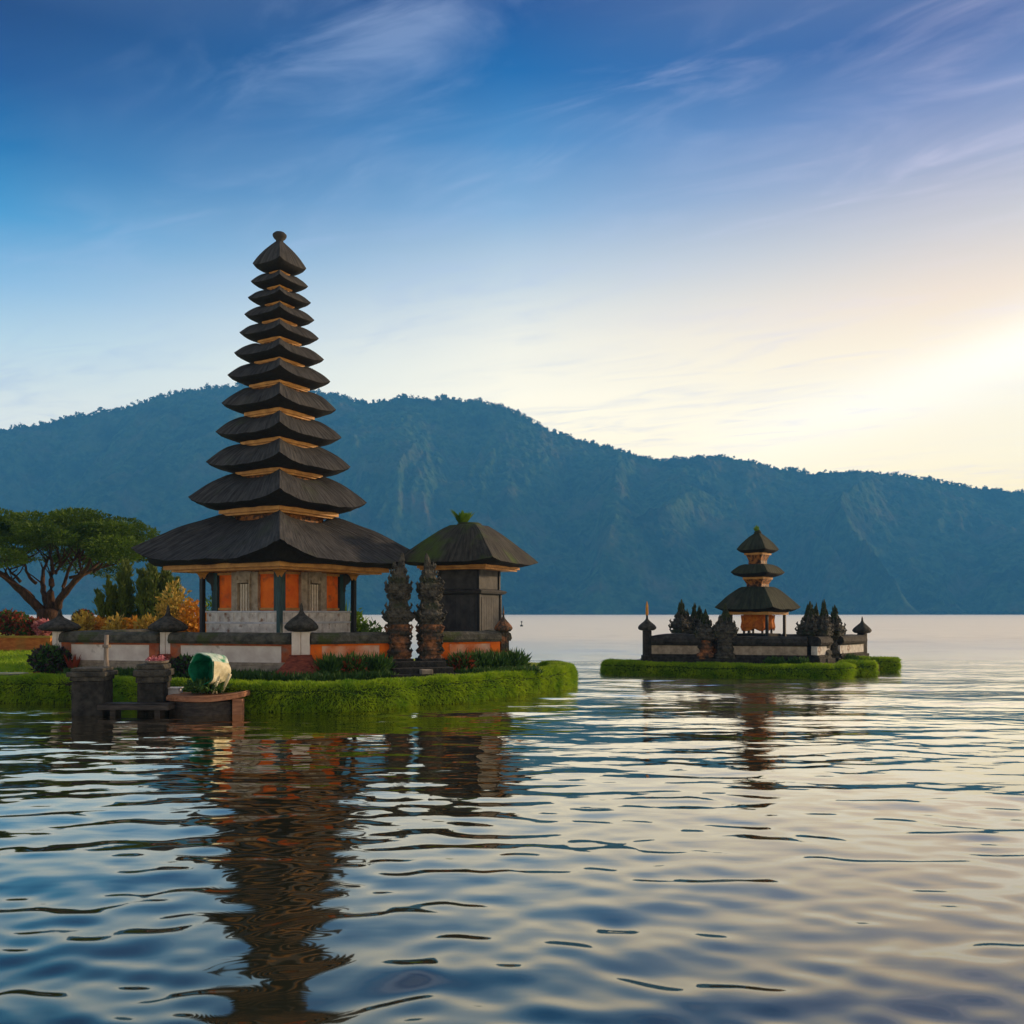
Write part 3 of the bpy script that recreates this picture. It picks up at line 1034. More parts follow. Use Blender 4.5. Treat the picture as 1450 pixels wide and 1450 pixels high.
# shrine body
body_r = tr(88)
bz0, bz1 = PZ, tz(806)
bm_ = MB()
bm_.lathe([(body_r, bz0), (body_r, bz1)], square=True)
shrine = obj('wall', bm_, MT['orange'], meru)
for x, y in q4:
    cnr = MB()
    cnr.box(x * body_r * 0.985, y * body_r * 0.985, bz0, bz1 - 0.02, 0.26, 0.26, R(45))
    obj('corner_pilaster', cnr, MT['teal'], shrine)
for s in range(4):
    a, b_ = Vector((*q4[s], 0)) * body_r, Vector((*q4[(s + 1) % 4], 0)) * body_r
    mid, d = (a + b_) / 2, (b_ - a).normalized()
    nn = Vector((d.y, -d.x, 0))
    ang = math.atan2(d.y, d.x)
    fr = MB()
    for off, w, dep in ((-0.46, 0.30, 0.13), (0.46, 0.30, 0.13)):
        p = mid + d * off + nn * dep / 2
        fr.box(p.x, p.y, bz0 + 0.02, bz1 - 0.05, w, dep, ang)
    for off in (-0.285, 0.285):
        p = mid + d * off + nn * 0.10
        fr.box(p.x, p.y, bz0 + 0.03, bz1 - 0.30, 0.06, 0.2, ang)
    p = mid + nn * 0.085
    fr.box(p.x, p.y, bz1 - 0.42, bz1 - 0.04, 0.64, 0.17, ang)
    p = mid + nn * 0.12
    fr.box(p.x, p.y, bz1 - 0.52, bz1 - 0.42, 0.44, 0.24, ang, 1.1)
    w_ = obj('window', fr, MT['greystone'], shrine, bevel=0.012)
    sl_ = MB()
    for k in range(4):
        p = mid + d * (-0.18 + 0.12 * k) + nn * 0.06
        sl_.box(p.x, p.y, bz0 + 0.05, bz1 - 0.55, 0.062, 0.09, ang)
    obj('shutter', sl_, MT['slat'], shrine)
    rc = MB()
    p = mid + nn * 0.008
    rc.box(p.x, p.y, bz0 + 0.04, bz1 - 0.45, 0.5, 0.02, ang)
    obj('recess', rc, MT['recess'], shrine)
for z0_, z1_, r0_ in ((bz1 - 0.16, bz1 - 0.03, 0.20), (bz1 - 0.24, bz1 - 0.162, 0.12), (zb + 0.02, zb + 0.10, 0.10)):
    mb = MB()
    mb.ring(body_r + r0_, body_r - 0.02, z0_, z1_)
    obj('moulding', mb, MT['gold_carved'] if r0_ > 0.15 else MT['gold'], shrine)
# four verandah posts with gilded capitals
rp = tr(107)
for s, (x, y) in enumerate(q4):
    pm = MB()
    pm.box(x * rp, y * rp, PZ - 0.6, PZ + 0.12, 0.26, 0.26, R(45))
    pm.box(x * rp, y * rp, PZ + 0.12, tz(813), 0.15, 0.15, R(45))
    post = obj('post', pm, MT['teal'] if s == 0 else MT['dark_wood'], meru, bevel=0.015)
    cp = MB()
    cp.lathe([(0.10, tz(821)), (0.13, tz(819)), (0.2, tz(815)), (0.34, tz(811)), (0.52, tz(808.5)), (0.54, tz(806))], 4, x * rp, y * rp, True, R(45))
    obj('capital', cp, MT['gold'], post)
# carved brackets under the eaves at the body's corners
for x, y in (q4[1], q4[3]):
    bk = MB()
    rows = []
    for k in range(9):
        f_ = k / 8
        rr = body_r + 0.02 + 0.42 * f_ ** 0.7 + 0.05 * math.sin(f_ * 14)
        z = bz1 - 0.85 + 0.83 * f_
        rows.append([(x * body_r * 0.96 - y * 0.07, y * body_r * 0.96 - x * 0.07, z), (x * body_r * 0.96 + y * 0.07, y * body_r * 0.96 + x * 0.07, z), (x * rr + y * 0.06, y * rr + x * 0.06, z), (x * rr - y * 0.06, y * rr - x * 0.06, z)])
    bk.loft(rows, True, True, True)
    obj('bracket', bk, MT['dark_wood'], meru)
# tiers: tip row, half width, hump row, hump half width, beam top/bottom rows, beam half, neck half, power
TIERS = [(778.5, 192, 730.0, 74, 795, 804.5, 160, None, 1.25),
         (707.3, 123.2, 673.0, 60, 717.5, 727.5, 85, 63, 1.5),
         (657.0, 99.8, 630.0, 52, 663.5, 671.5, 62, 52, 1.55),
         (614.6, 87.0, 591.5, 46, 620.5, 629, 55, 46, 1.6),
         (574.4, 79.0, 551.5, 41, 579, 587.5, 50, 42, 1.6),
         (535.0, 71.0, 516.6, 36, 539.5, 546, 43, 36, 1.65),
         (504.0, 62.0, 488.4, 31, 507.5, 514, 36, 30, 1.65),
         (474.6, 54.7, 460.0, 27, 477.5, 482.5, 31, 25, 1.7),
         (448.8, 48.4, 435.3, 23, 451.5, 456, 25, 20, 1.7),
         (424.6, 43.5, 412.5, 20, 427.5, 430.5, 21, 16.5, 1.7),
         (401.6, 39.5, 388.5, 17, 404.5, 407, 18, 13.5, 1.7),
         (376.0, 37.0, 341.0, 5, 383, 385.5, 15, 11.5, 1.0)]
for i, (tip, hw, hump, hh, b0, b1, bh, nh, pw) in enumerate(TIERS):
    near = 1 - (0.97 if i == 0 else 0.75) * tr(bh) / TD          # the rows were read at the near corner
    b0, b1 = HY - (HY - b0) * near, HY - (HY - b1) * near
    Rr = tr(hw) * (1.045 if i else 1.07)
    pointed = i == len(TIERS) - 1
    nxt = TIERS[i + 1] if not pointed else None
    rf = thatch(meru, Rr, tz(tip), tz(hump), hh / hw, tz(b0), bh / hw * 1.02, MT['thatch'], pointed=pointed, power=pw, lift=0.10 * Rr if i else 0.50, saddle=0.0 if pointed else 0.24,
                s_neck=(hh * 0.78) / hw, seed=i * 3.1, dip=0.14, sag=0.03 * Rr if i == 0 else 0.0)
    rf.name = 'roof'
    fb = MB()
    rbm = tr(bh)
    zt, zbm = tz(b0), tz(b1)
    if i > 0:
        zbm = zt - (zt - zbm) * 0.85
    th = zt - zbm
    fb.ring(rbm, rbm * 0.80, zbm + th * 0.35, zt + 0.02)
    fb.ring(rbm * 0.93, rbm * 0.70, zbm, zbm + th * 0.348)
    obj('eave_beam', fb, MT['gold'], rf)
    if i == 0:
        cl_ = MB()
        cl_.ring(rbm * 0.81, tr(80), zbm + th * 0.36, zbm + th * 0.36 + 0.05)
        obj('ceiling', cl_, MT['dark_wood'], rf)
        bb = MB()
        bb.ring(rp + 0.1, rp - 0.12, tz(806), tz(806) + 0.14)
        obj('tie_beam', bb, MT['gold'], rf)
    if i > 0:
        # neck between this roof and the one below, with a carved frieze
        prev = TIERS[i - 1]
        nk = MB()
        rn = tr(nh)
        zlow = tz(prev[2]) - 0.35
        nk.lathe([(rn, zlow), (rn, zbm + 0.02)], square=True)
        neck = obj('neck', nk, MT['gold_carved'], rf)
        tt_ = MB()
        nt_ = max(3, int(rn * 1.414 / 0.14))
        for s in range(4):
            a, b_ = Vector((*q4[s], 0)) * rn, Vector((*q4[(s + 1) % 4], 0)) * rn
            ang = math.atan2(b_.y - a.y, b_.x - a.x)
            for k in range(nt_):
                p = a.lerp(b_, (k + 0.5) / nt_)
                hgt_ = min(0.12, (zbm - tz(prev[2])) * 0.6 + 0.03)
                tt_.box(p.x, p.y, zbm - hgt_, zbm - 0.002, 0.075, 0.07, ang)
        obj('frieze', tt_, MT['gold'], neck)
fin = MB()
fin.lathe([(0.06, tz(348)), (0.13, tz(343)), (0.12, tz(340.5)), (0.19, tz(338)), (0.235, tz(335)), (0.235, tz(332.5)), (0.17, tz(330)), (0.05, tz(329))], 18)
obj('finial', fin, MT['thatch'], meru, smooth=True)

# ---------------------------------------------------------------- the dark pavilion
PD = 32.0
KP = PD / F


def pz(py):
    return (HY - py) * KP + EYE - GZ


def pr(half):
    return half * PD / F


pav = thing('pavilion', 'squat dark walled pavilion under one broad mossy thatched roof', 'pavilion', (gx(664.5, PD), PD, GZ), R(2.6 + 17))
mb = MB()
mb.lathe([(pr(54), -0.3), (pr(54), 0.7)], square=True)
mb.lathe([(pr(50), 0.702), (pr(50), 1.2)], square=True)
obj('base', mb, MT['slate'], pav, bevel=0.02)
mb = MB()
mb.lathe([(pr(46), 1.2), (pr(46), pz(842))], square=True)
mb.lathe([(pr(44), pz(835)), (pr(44), pz(800))], square=True)
wl_ = obj('wall', mb, MT['slate'], pav, bevel=0.015)
mb = MB()
mb.lathe([(pr(46.5), pz(842.5)), (pr(54), pz(841)), (pr(57), pz(838)), (pr(54), pz(836.5)), (pr(45), pz(835))], square=True)
obj('ledge', mb, MT['slate'], wl_)
for s in range(4):
    x, y = q4[s]
    mb = MB()
    mb.box(x * pr(46), y * pr(46), 1.2, pz(842.6), 0.10, 0.10, R(45))
    mb.box(x * pr(44), y * pr(44), pz(834.9), pz(805), 0.10, 0.10, R(45))
    obj('corner_post', mb, MT['dark_wood'], wl_)
    a, b_ = Vector((*q4[s], 0)) * pr(46), Vector((*q4[(s + 1) % 4], 0)) * pr(46)
    mid, d = (a + b_) / 2, (b_ - a)
    ang = math.atan2(d.y, d.x)
    mb = MB()
    for k in range(7):
        p = a.lerp(b_, 0.1 + 0.8 * (k + 0.5) / 7)
        mb.box(p.x, p.y, 1.3, pz(846), d.length * 0.8 / 7 * 0.94, 0.03, ang)
    obj('panelling', mb, MT['slate'], wl_)
rf = thatch(pav, pr(107), pz(794), pz(744), 0.27, pz(803.5), 0.60, MT['moss_thatch'], power=1.12, lift=0.14, s_neck=0.12, dip=0.02, seed=40, sag=-0.05)
mb = MB()
mb.ring(pr(76), pr(60), pz(806), pz(802.5))
mb.ring(pr(72), pr(50), pz(808.5), pz(806.2))
obj('eave_beam', mb, MT['gold'], rf)
mb = MB()
mb.lathe([(pr(62), pz(805.4)), (pr(62), pz(803.4))], square=True)
obj('ceiling', mb, MT['dark_wood'], rf)
mb = MB()
mb.lathe([(0.42, pz(748)), (0.46, pz(745)), (0.44, pz(742)), (0.36, pz(740.5))], 16)
obj('ridge_cap', mb, MT['moss_thatch'], rf, smooth=True)


# ---------------------------------------------------------------- leafy plants
def plant(name, label, cat, loc, n, r, h, mat, leaf=(0.25, 0.06), up=0.6, group=None, stem=True, mat2=None):
    root = thing(name, label, cat, loc, group=group)
    P, d = ball(n, (0, 0, h * 0.55), (r, r, h * 0.5), 0.9)
    ax = unit(d * 0.6 + np.array([0, 0, 0.7]))
    V, Q = leaf_quads(P, leaf[0], leaf[1], ax, up)
    V[:, 2] = np.maximum(V[:, 2], 0.02)
    npobj('foliage', V, Q, mat, root)
    if mat2 is not None:
        P, d = ball(n // 2, (0, 0, h * 0.62), (r, r, h * 0.45), 0.25)
        V, Q = leaf_quads(P, leaf[0] * 0.6, leaf[1] * 1.4, unit(d), 0.5)
        V[:, 2] = np.maximum(V[:, 2], 0.02)
        npobj('flowers', V, Q, mat2, root)
    if stem:
        mb = MB()
        for k in range(5):
            a = k * 1.3 + loc[0]
            mb.tube([(0.04 * math.cos(a), 0.04 * math.sin(a), -0.05), (r * 0.25 * math.cos(a), r * 0.25 * math.sin(a), h * 0.35), (r * 0.5 * math.cos(a), r * 0.5 * math.sin(a), h * 0.7)], [0.03, 0.022, 0.01], 5)
        obj('stem', mb, MT['bark'], root)
    return root


def spiky(name, label, cat, loc, n, h, w, mat, spread=0.5, group=None, rz=0.0):
    """A rosette of long pointed blades."""
    root = thing(name, label, cat, loc, rz, group=group)
    mb = MB()
    for k in range(n):
        a = 2 * math.pi * k / n + random.uniform(-0.3, 0.3)
        s = spread * random.uniform(0.25, 1.0)
        hh = h * random.uniform(0.7, 1.05)
        d = Vector((math.cos(a), math.sin(a), 0))
        c = Vector((-math.sin(a), math.cos(a), 0))
        p = [d * 0.03, d * (0.05 + s * 0.35) + Vector((0, 0, hh * 0.55)), d * s + Vector((0, 0, hh))]
        ww = w * random.uniform(0.8, 1.2)
        o = len(mb.v)
        mb.v.extend([tuple(p[0] - c * ww * 0.5), tuple(p[0] + c * ww * 0.5), tuple(p[1] + c * ww * 0.6 + d * 0.01), tuple(p[1] - c * ww * 0.6 + d * 0.01), tuple(p[2])])
        mb.f.extend([(o, o + 1, o + 2, o + 3), (o + 3, o + 2, o + 4)])
    obj('blades', mb, mat, root)
    return root


spiky('roof_plant', 'spiky green plant growing on top of the dark pavilion roof', 'plant', (gx(656, PD), PD - 0.1, GZ + pz(745)), 34, 0.58, 0.20, MT['fresh_leaf'], 0.56)


# ================================================================== carved gate pillars
def interp(prof, z):
    for (z0, a0), (z1, a1) in zip(prof, prof[1:]):
        if z0 <= z <= z1:
            return a0 + (a1 - a0) * (z - z0) / max(z1 - z0, 1e-6)
    return prof[-1][1]


def carved(mb, prof, z0, z1, seed, rows=90, n=40, lean=0.0, depth=0.85, rough=0.2, power=3.0, rot=R(45) * 0):
    """Carved stone: a squarish column whose outline follows prof, cut by ledges and scrolls."""
    rr = []
    for i in range(rows + 1):
        z = z0 + (z1 - z0) * i / rows
        w = interp(prof, z)
        f_ = (z - z0) / (z1 - z0)
        cx = lean * max(0, f_ - 0.55) / 0.45
        row = []
        for k in range(n):
            a = 2 * math.pi * k / n
            ca, sa = math.cos(a), math.sin(a)
            sup = (abs(ca) ** power + abs(sa) ** power) ** (-1 / power)
            led = 0.10 * math.sin(z * 21 + seed) + 0.06 * math.sin(z * 47 + seed * 2)
            nz_ = mnoise.noise(Vector((ca * 2.3 + seed, sa * 2.3, z * 4.5))) + 0.7 * mnoise.noise(Vector((ca * 6, sa * 6 + seed, z * 11)))
            r_ = w * sup * (1 + led * 0.7 + rough * nz_)
            row.append((cx + r_ * ca, r_ * sa * depth, z))
        rr.append(row)
    mb.loft(rr, True, True, True)


def horns(mb, prof, zs, size, seed, depth=0.85):
    """Flame-shaped ears standing out at the ledges."""
    rs = random.Random(seed)
    for z in zs:
        w = interp(prof, z)
        for k in range(8):
            a = k * math.pi / 4 + 0.2
            x, y = w * 1.02 * math.cos(a), w * 1.02 * math.sin(a) * depth
            s = size * rs.uniform(0.7, 1.25)
            mb.tube([(x * 0.86, y * 0.86, z - s * 0.4), (x * 1.08, y * 1.08, z), (x * 1.16, y * 1.16, z + s * 0.5), (x * 1.08, y * 1.08, z + s)], [s * 0.32, s * 0.36, s * 0.22, 0.004], 6)


def ledges(mb, prof, zs, grow, seed, depth=0.85):
    rs = random.Random(seed)
    for z in zs:
        w = interp(prof, z) * 2 * grow
        h_ = rs.uniform(0.03, 0.06)
        mb.box(0, 0, z, z + h_, w, w * depth)
        mb.box(0, 0, z + h_ + 0.002, z + h_ * 1.7, w * 0.88, w * 0.88 * depth)
        for sx in (-1, 1):
            for sy in (-1, 1):
                x, y = sx * w * 0.46, sy * w * 0.46 * depth
                mb.tube([(x, y, z + h_), (x * 1.12, y * 1.12, z + h_ + 0.07), (x * 1.02, y * 1.02, z + h_ + 0.17 * rs.uniform(0.8, 1.2))], [0.05, 0.045, 0.004], 5)


GD = 27.25
kg = GD / F


def hz_(py):
    return (HY - py) * kg + EYE - GZ


wdir = (WRt - WC).normalized()
wang = math.atan2(wdir.y, wdir.x)
PROF = [(0.0, 0.46), (hz_(938), 0.46), (hz_(936), 0.40), (hz_(920), 0.40), (hz_(918), 0.36), (hz_(905), 0.40), (hz_(886), 0.42), (hz_(881), 0.40), (hz_(874), 0.49), (hz_(866), 0.44),
        (hz_(858), 0.33), (hz_(850), 0.30), (hz_(845), 0.38), (hz_(834), 0.41), (hz_(829), 0.38), (hz_(824), 0.29), (hz_(814), 0.22), (hz_(804), 0.14), (hz_(794), 0.10), (hz_(786), 0.055), (hz_(783), 0.02)]


def gate_half(px, side, label, top=0.0, seed=1.0):
    D = GD + (px - 587) * 0.006
    prof = [(z, w * 0.88) for z, w in PROF]
    root = thing('gate_pillar', label, 'gate pillar', (gx(px, D), D, GZ), wang * 0.8, group='two halves of the split stone gate')
    mb = MB()
    carved(mb, prof, hz_(884), hz_(783), seed, 110, 44, lean=-side * 0.12)
    horns(mb, prof, [hz_(876), hz_(846), hz_(832), hz_(823)], 0.15, int(seed * 10))
    ledges(mb, prof, [hz_(y) for y in (880, 873, 862, 849, 840, 831, 824, 815, 806)], 0.98, int(seed * 5))
    obj('carved_top', mb, MT['stone'], root, smooth=False)
    mb = MB()
    ledges(mb, prof, [hz_(y) for y in (926, 916, 906, 893)], 0.95, int(seed * 9))
    carved(mb, prof, hz_(932), hz_(884.2), seed + 3, 50, 40, rough=0.16)
    obj('terracotta_shaft', mb, MT['terracotta'], root, smooth=False)
    mb = MB()
    mb.box(0, 0, -0.3, hz_(946), 0.94, 1.0)
    mb.box(0, 0, hz_(945.9), hz_(939), 0.86, 0.9)
    mb.box(0, 0, hz_(938.9), hz_(932), 0.76, 0.78)
    obj('plinth', mb, MT['blackstone'], root, bevel=0.02)
    return root


gate_half(564.5, -1, 'carved grey stone gate half on the left, nearer the tall pagoda', seed=1.3)
gate_half(609, 1, 'carved grey stone gate half on the right, beside the dark pavilion', seed=5.7)
st = thing('stone_steps', 'black stone steps before the carved split gate', 'steps', (gx(592, 26.5), 26.5, GZ), wang * 0.8)
for k, (w, d0, z1) in enumerate(((2.1, -0.62, 0.16), (1.85, -0.26, 0.33), (1.6, 0.10, 0.50))):
    mb = MB()
    mb.box(0.1, d0 + 0.25, -0.2, z1, w, 0.5 + 0.02 * k)
    obj('step', mb, MT['blackstone'], st, bevel=0.02)
mb = MB()
mb.box(0.12, -0.5, 0.162, 0.30, 0.34, 0.3)
obj('block', mb, MT['greystone'], st, bevel=0.02)


# ================================================================== compound walls
def wall(label, a, b_, top, panel_mat, mats=None, group='low compound walls', base_z=GZ, hcap=0.34, orange_ends=True, bulge=0.0, capmat='capstone', trim='orange', name='compound_wall', thick=0.30):
    a, b_ = Vector(a), Vector(b_)
    d = b_ - a
    ln = d.length
    ang = math.atan2(d.y, d.x)
    mid = (a + b_) / 2
    root = thing(name, label, 'wall', (mid.x, mid.y, base_z), ang, group=group)
    root['kind'] = 'thing'
    h = top - base_z
    zc = h - hcap
    n = max(6, int(ln / 0.25))
    rows = []
    for i in range(n + 1):
        x = -ln / 2 + ln * i / n
        j = 0.018 * mnoise.noise(Vector((x * 3, ang * 9, 1.0)))
        bu = bulge * (1 - (2 * i / n - 1) ** 2)
        w2 = thick / 2
        rows.append([(x, -w2 - 0.12, zc + 0.003 + j * 0.5), (x, -w2 - 0.17, zc + 0.09 + j), (x, -w2 - 0.13, zc + hcap * 0.72 + j), (x, -w2 - 0.02, h - 0.02 + bu + j), (x, 0, h + bu + j),
                     (x, w2 + 0.02, h - 0.02 + bu - j), (x, w2 + 0.13, zc + hcap * 0.72), (x, w2 + 0.17, zc + 0.09), (x, w2 + 0.12, zc + 0.003)])
    mb = MB().loft(rows, True, True, True)
    mb.f = [tuple(reversed(f)) for f in mb.f]
    obj('cap', mb, MT[capmat], root)
    pz0, pz1 = h * 0.36, zc - 0.055
    mb = MB()
    mb.box(0, 0, pz0, pz1, ln, thick)
    obj('panel', mb, MT[panel_mat], root)
    mb = MB()
    mb.box(0, 0, pz1 + 0.002, zc, ln * 0.998, thick + 0.08)
    if orange_ends:
        for s in (-1, 1):
            mb.box(s * (ln / 2 - 0.17), 0, pz0 + 0.01, pz1, 0.34, thick + 0.05)
    obj('trim', mb, MT[trim], root)
    mb = MB()
    mb.box(0, 0, -0.3, pz0 - 0.10, ln * 0.999, thick + 0.18)
    mb.box(0, 0, pz0 - 0.098, pz0 - 0.002, ln * 0.997, thick + 0.10)
    obj('footing', mb, MT['blackstone'] if panel_mat != 'plaster' else MT['greystone'], root, bevel=0.015)
    return root


TOP = 1.93
fL1 = Vector((gx(85, 28.0), 28.0))
fL2 = Vector((gx(238, 27.1), 27.1))
ld = (WC - fL1).normalized()
wall('white panelled wall with mossy stone cap between the two left mushroom posts', fL1 + ld * 0.2, fL2 - ld * 0.2, TOP, 'plaster', trim='redtrim')
wall('longest white panelled wall with mossy cap in front of the tall pagoda', fL2 + ld * 0.2, WC - ld * 0.22, TOP, 'plaster', trim='redtrim')
wall('orange and white wall between the corner mushroom post and the split gate', WC + wdir * 0.22, WC + wdir * 2.65, TOP, 'pinkplaster')
wall('short orange wall between the split gate and the end post', WC + wdir * 4.25, WRt - wdir * 0.2, TOP, 'pinkplaster')
wall('return wall running back from the leftmost mushroom post', fL1 + Vector((-0.02, 0.25)), fL1 + Vector((1.3, 6.5)), TOP, 'plaster')
wall('return wall running back from the end post of the dark pavilion', WRt + Vector((-0.03, 0.25)), WRt + Vector((-1.2, 6.0)), TOP, 'pinkplaster')


# ---------------------------------------------------------------- mushroom-capped posts
def finial_post(label, loc, rz, stem_w, zs, cap_r, cap_h, spike, stem_mat, base='flare', group='mushroom capped wall posts', base_z=GZ, capmat='capdark', tipmat=None, cat='wall post'):
    root = thing('wall_post', label, cat, (loc[0], loc[1], base_z), rz, group=group)
    z_stem0, z_cap = zs
    mb = MB()
    mb.box(-stem_w * 0.24, 0, z_stem0, z_cap, stem_w * 0.48, stem_w * 0.9)
    mb.box(stem_w * 0.27, 0, z_stem0 + 0.002, z_cap - 0.002, stem_w * 0.46, stem_w * 0.84)
    mb.box(0, 0, z_stem0 + 0.004, z_cap - 0.01, stem_w * 0.18, stem_w * 0.70)
    obj('stem', mb, MT[stem_mat], root, bevel=0.01)
    mb = MB()
    n = 28
    rows = []
    prof = [(0.42, 0.0), (0.80, 0.06), (0.98, 0.2), (1.0, 0.32), (0.88, 0.5), (0.62, 0.72), (0.38, 0.9), (0.2, 1.05), (0.12, 1.2), (0.085, 1.2 + 0.6 * spike), (0.02, 1.2 + spike)]
    for r_, zz in prof:
        row = []
        for k in range(n):
            a = 2 * math.pi * k / n
            ca, sa = math.cos(a), math.sin(a)
            sup = (abs(ca) ** 3 + abs(sa) ** 3) ** (-1 / 3)
            q = 1 + 0.07 * mnoise.noise(Vector((ca * 3 + loc[0], sa * 3, zz * 4))) + 0.04 * math.cos(a * 8)
            row.append((cap_r * r_ * sup * 0.92 * q * ca, cap_r * r_ * sup * 0.92 * q * sa, z_cap + cap_h * zz))
        rows.append(row)
    mb.loft(rows, True, True, True)
    mb.f = [tuple(reversed(f)) for f in mb.f] if False else mb.f
    cap = obj('cap', mb, MT[capmat], root, smooth=True)
    if tipmat:
        mb = MB()
        zt = z_cap + cap_h * (1.2 + spike * 0.35)
        mb.lathe([(cap_r * 0.11, zt - 0.1), (cap_r * 0.15, zt), (cap_r * 0.13, zt + cap_h * spike * 0.5), (0.01, zt + cap_h * spike * 0.78)], 10)
        obj('tip', mb, MT[tipmat], cap, smooth=True)
    if base == 'flare':
        mb = MB()
        w = stem_w
        mb.lathe([(w * 2.3, -0.2), (w * 2.2, 0.16), (w * 1.6, 0.32), (w * 1.1, z_stem0 * 0.72), (w * 0.86, z_stem0 - 0.04), (w * 0.84, z_stem0)], square=True, rot=R(45))
        obj('brick_base', mb, MT['brick'], root)
    elif base:
        mb = MB()
        mb.box(0, 0, -0.2, z_stem0, stem_w * 1.25, stem_w * 1.25)
        mb.box(0, 0, z_stem0 * 0.5, z_stem0 * 0.62, stem_w * 1.4, stem_w * 1.4)
        obj('base', mb, MT[base], root, bevel=0.01)
    return root


kc = 25.9 / F
zf = lambda py, D: (HY - py) * D / F + EYE - GZ
finial_post('mushroom capped post at the left end of the compound wall', fL1, R(-10), 0.34, (zf(925, 28), zf(894, 28)), 0.58, 0.42, 0.5, 'plaster')
finial_post('mushroom capped post with white stem second from the left', fL2, R(-12), 0.36, (zf(926, 27), zf(895, 27)), 0.56, 0.46, 0.6, 'plaster')
finial_post('mushroom capped corner post on flared red brick before the tall pagoda', WC, R(5), 0.52, (zf(927, 26), zf(894.5, 26)), 0.52, 0.50, 0.5, 'plaster')
finial_post('narrow red post with dark cap at the right end of the wall', WRt, wang, 0.30, (zf(921, 28.8), zf(895, 28.8)), 0.29, 0.42, 0.85, 'terracotta', capmat='terracotta')


# ================================================================== landing at the left
def block_pillar(label, px, D, w, ytop, ycap, seed):
    root = thing('landing_pillar', label, 'stone pillar', (gx(px, D), D, 0), R(6), group='dark stone landing pillars')
    h = gz(ytop, D)
    hc = gz(ycap, D)
    mb = MB()
    mb.box(0, 0, -0.8, hc, w * 0.86, w * 0.86)
    obj('shaft', mb, MT['blackstone'], root, bevel=0.03)
    mb = MB()
    mb.box(0, 0, hc + 0.002, hc + (h - hc) * 0.35, w * 0.94, w * 0.94)
    mb.box(0, 0, hc + (h - hc) * 0.352, hc + (h - hc) * 0.72, w * 1.08, w * 1.08)
    mb.box(0, 0, hc + (h - hc) * 0.722, h, w * 0.9, w * 0.9)
    obj('cap', mb, MT['stone'], root, bevel=0.03)
    return root


block_pillar('large dark stone pillar left of the landing plank', 131, 21.9, 0.86, 945, 963, 1)
block_pillar('smaller dark stone pillar right of the landing plank', 218, 22.3, 0.74, 940, 966, 2)
pl = thing('landing_plank', 'dark plank beam lying between the two landing pillars', 'plank', (gx(195, 21.7), 21.7, 0), R(-2))
mb = MB()
mb.box(0, 0, gz(1004, 21.7), gz(997, 21.7), 1.75, 0.55)
mb.box(0, 0.02, gz(997, 21.7) + 0.001, gz(996, 21.7) + 0.01, 1.7, 0.42)
obj('board', mb, MT['darkplank'], pl, bevel=0.015)
for x in (-0.55, 0.55):
    mb = MB()
    mb.box(x, 0, -0.7, gz(1004, 21.7) - 0.001, 0.14, 0.3)
    obj('support', mb, MT['darkplank'], pl)
tp_ = thing('thin_post', 'thin pale weathered post standing behind the large dark pillar', 'post', (gx(151, 24.6), 24.6, GZ - 0.2))
mb = MB()
mb.tube([(0, 0, -0.3), (0.01, 0, 0.5), (-0.02, 0, 1.0), (0.0, 0, gz(899, 24.6) - GZ + 0.2)], [0.085, 0.075, 0.065, 0.06], 8)
obj('shaft', mb, MT['greywood'], tp_, smooth=True)
mb = MB()
mb.box(0, 0, gz(917, 24.6) - GZ + 0.2, gz(913, 24.6) - GZ + 0.2, 0.18, 0.16)
obj('collar', mb, MT['greywood'], tp_, bevel=0.01)
# dish of offerings on the smaller pillar
dsh = thing('offering_tray', 'small tray of pink flower offerings on the smaller landing pillar', 'offering', (gx(222, 22.3), 22.3, gz(940, 22.3) + 0.002))
mb = MB()
mb.lathe([(0.2, 0.0), (0.27, 0.03), (0.3, 0.08), (0.28, 0.08), (0.24, 0.04)], 16)
obj('tray', mb, MT['greywood'], dsh)
P, d = ball(160, (0, 0, 0.1), (0.25, 0.25, 0.10), 0.8)
V, Q = leaf_quads(P, 0.08, 0.05)
V[:, 2] = np.maximum(V[:, 2], 0.05)
npobj('petals', V, Q, MT['pink_leaf'], dsh)
# small pale box at the back of the raft
bxr = thing('crate', 'small pale grey box between the small pillar and the raft', 'box', (gx(243, 22.6), 22.6, gz(990, 22.6)), R(3))
mb = MB()
mb.box(0, 0, 0, 0.27, 0.46, 0.34)
obj('body', mb, MT['boxwhite'], bxr, bevel=0.015)
mb = MB()
mb.box(0, 0, 0.272, 0.30, 0.5, 0.38)
obj('lid', mb, MT['boxwhite'], bxr, bevel=0.008)
# the raft / platform
RD = 22.0
raft = thing('raft', 'reddish plank platform on posts standing in the water', 'platform', (gx(291, RD), RD, 0), R(0))
zt0 = gz(992, RD)


def arc_slab(mb, x0, x1, yb, bow, z0, z1, curl=0.0, inset_=0.0):
    n = 20
    rows = []
    for i in range(n + 1):
        f_ = i / n
        x = x0 + (x1 - x0) * f_
        yf = -bow * math.sin(math.pi * f_) + inset_
        lift_ = curl * max(0, f_ - 0.55) ** 2 * 4
        rows.append([(x, yf, z0 + lift_), (x, yf, z1 + lift_), (x, yb, z1 + lift_), (x, yb, z0 + lift_)])
    mb.loft(rows, True, True, True)
    mb.f = [tuple(reversed(f)) for f in mb.f]


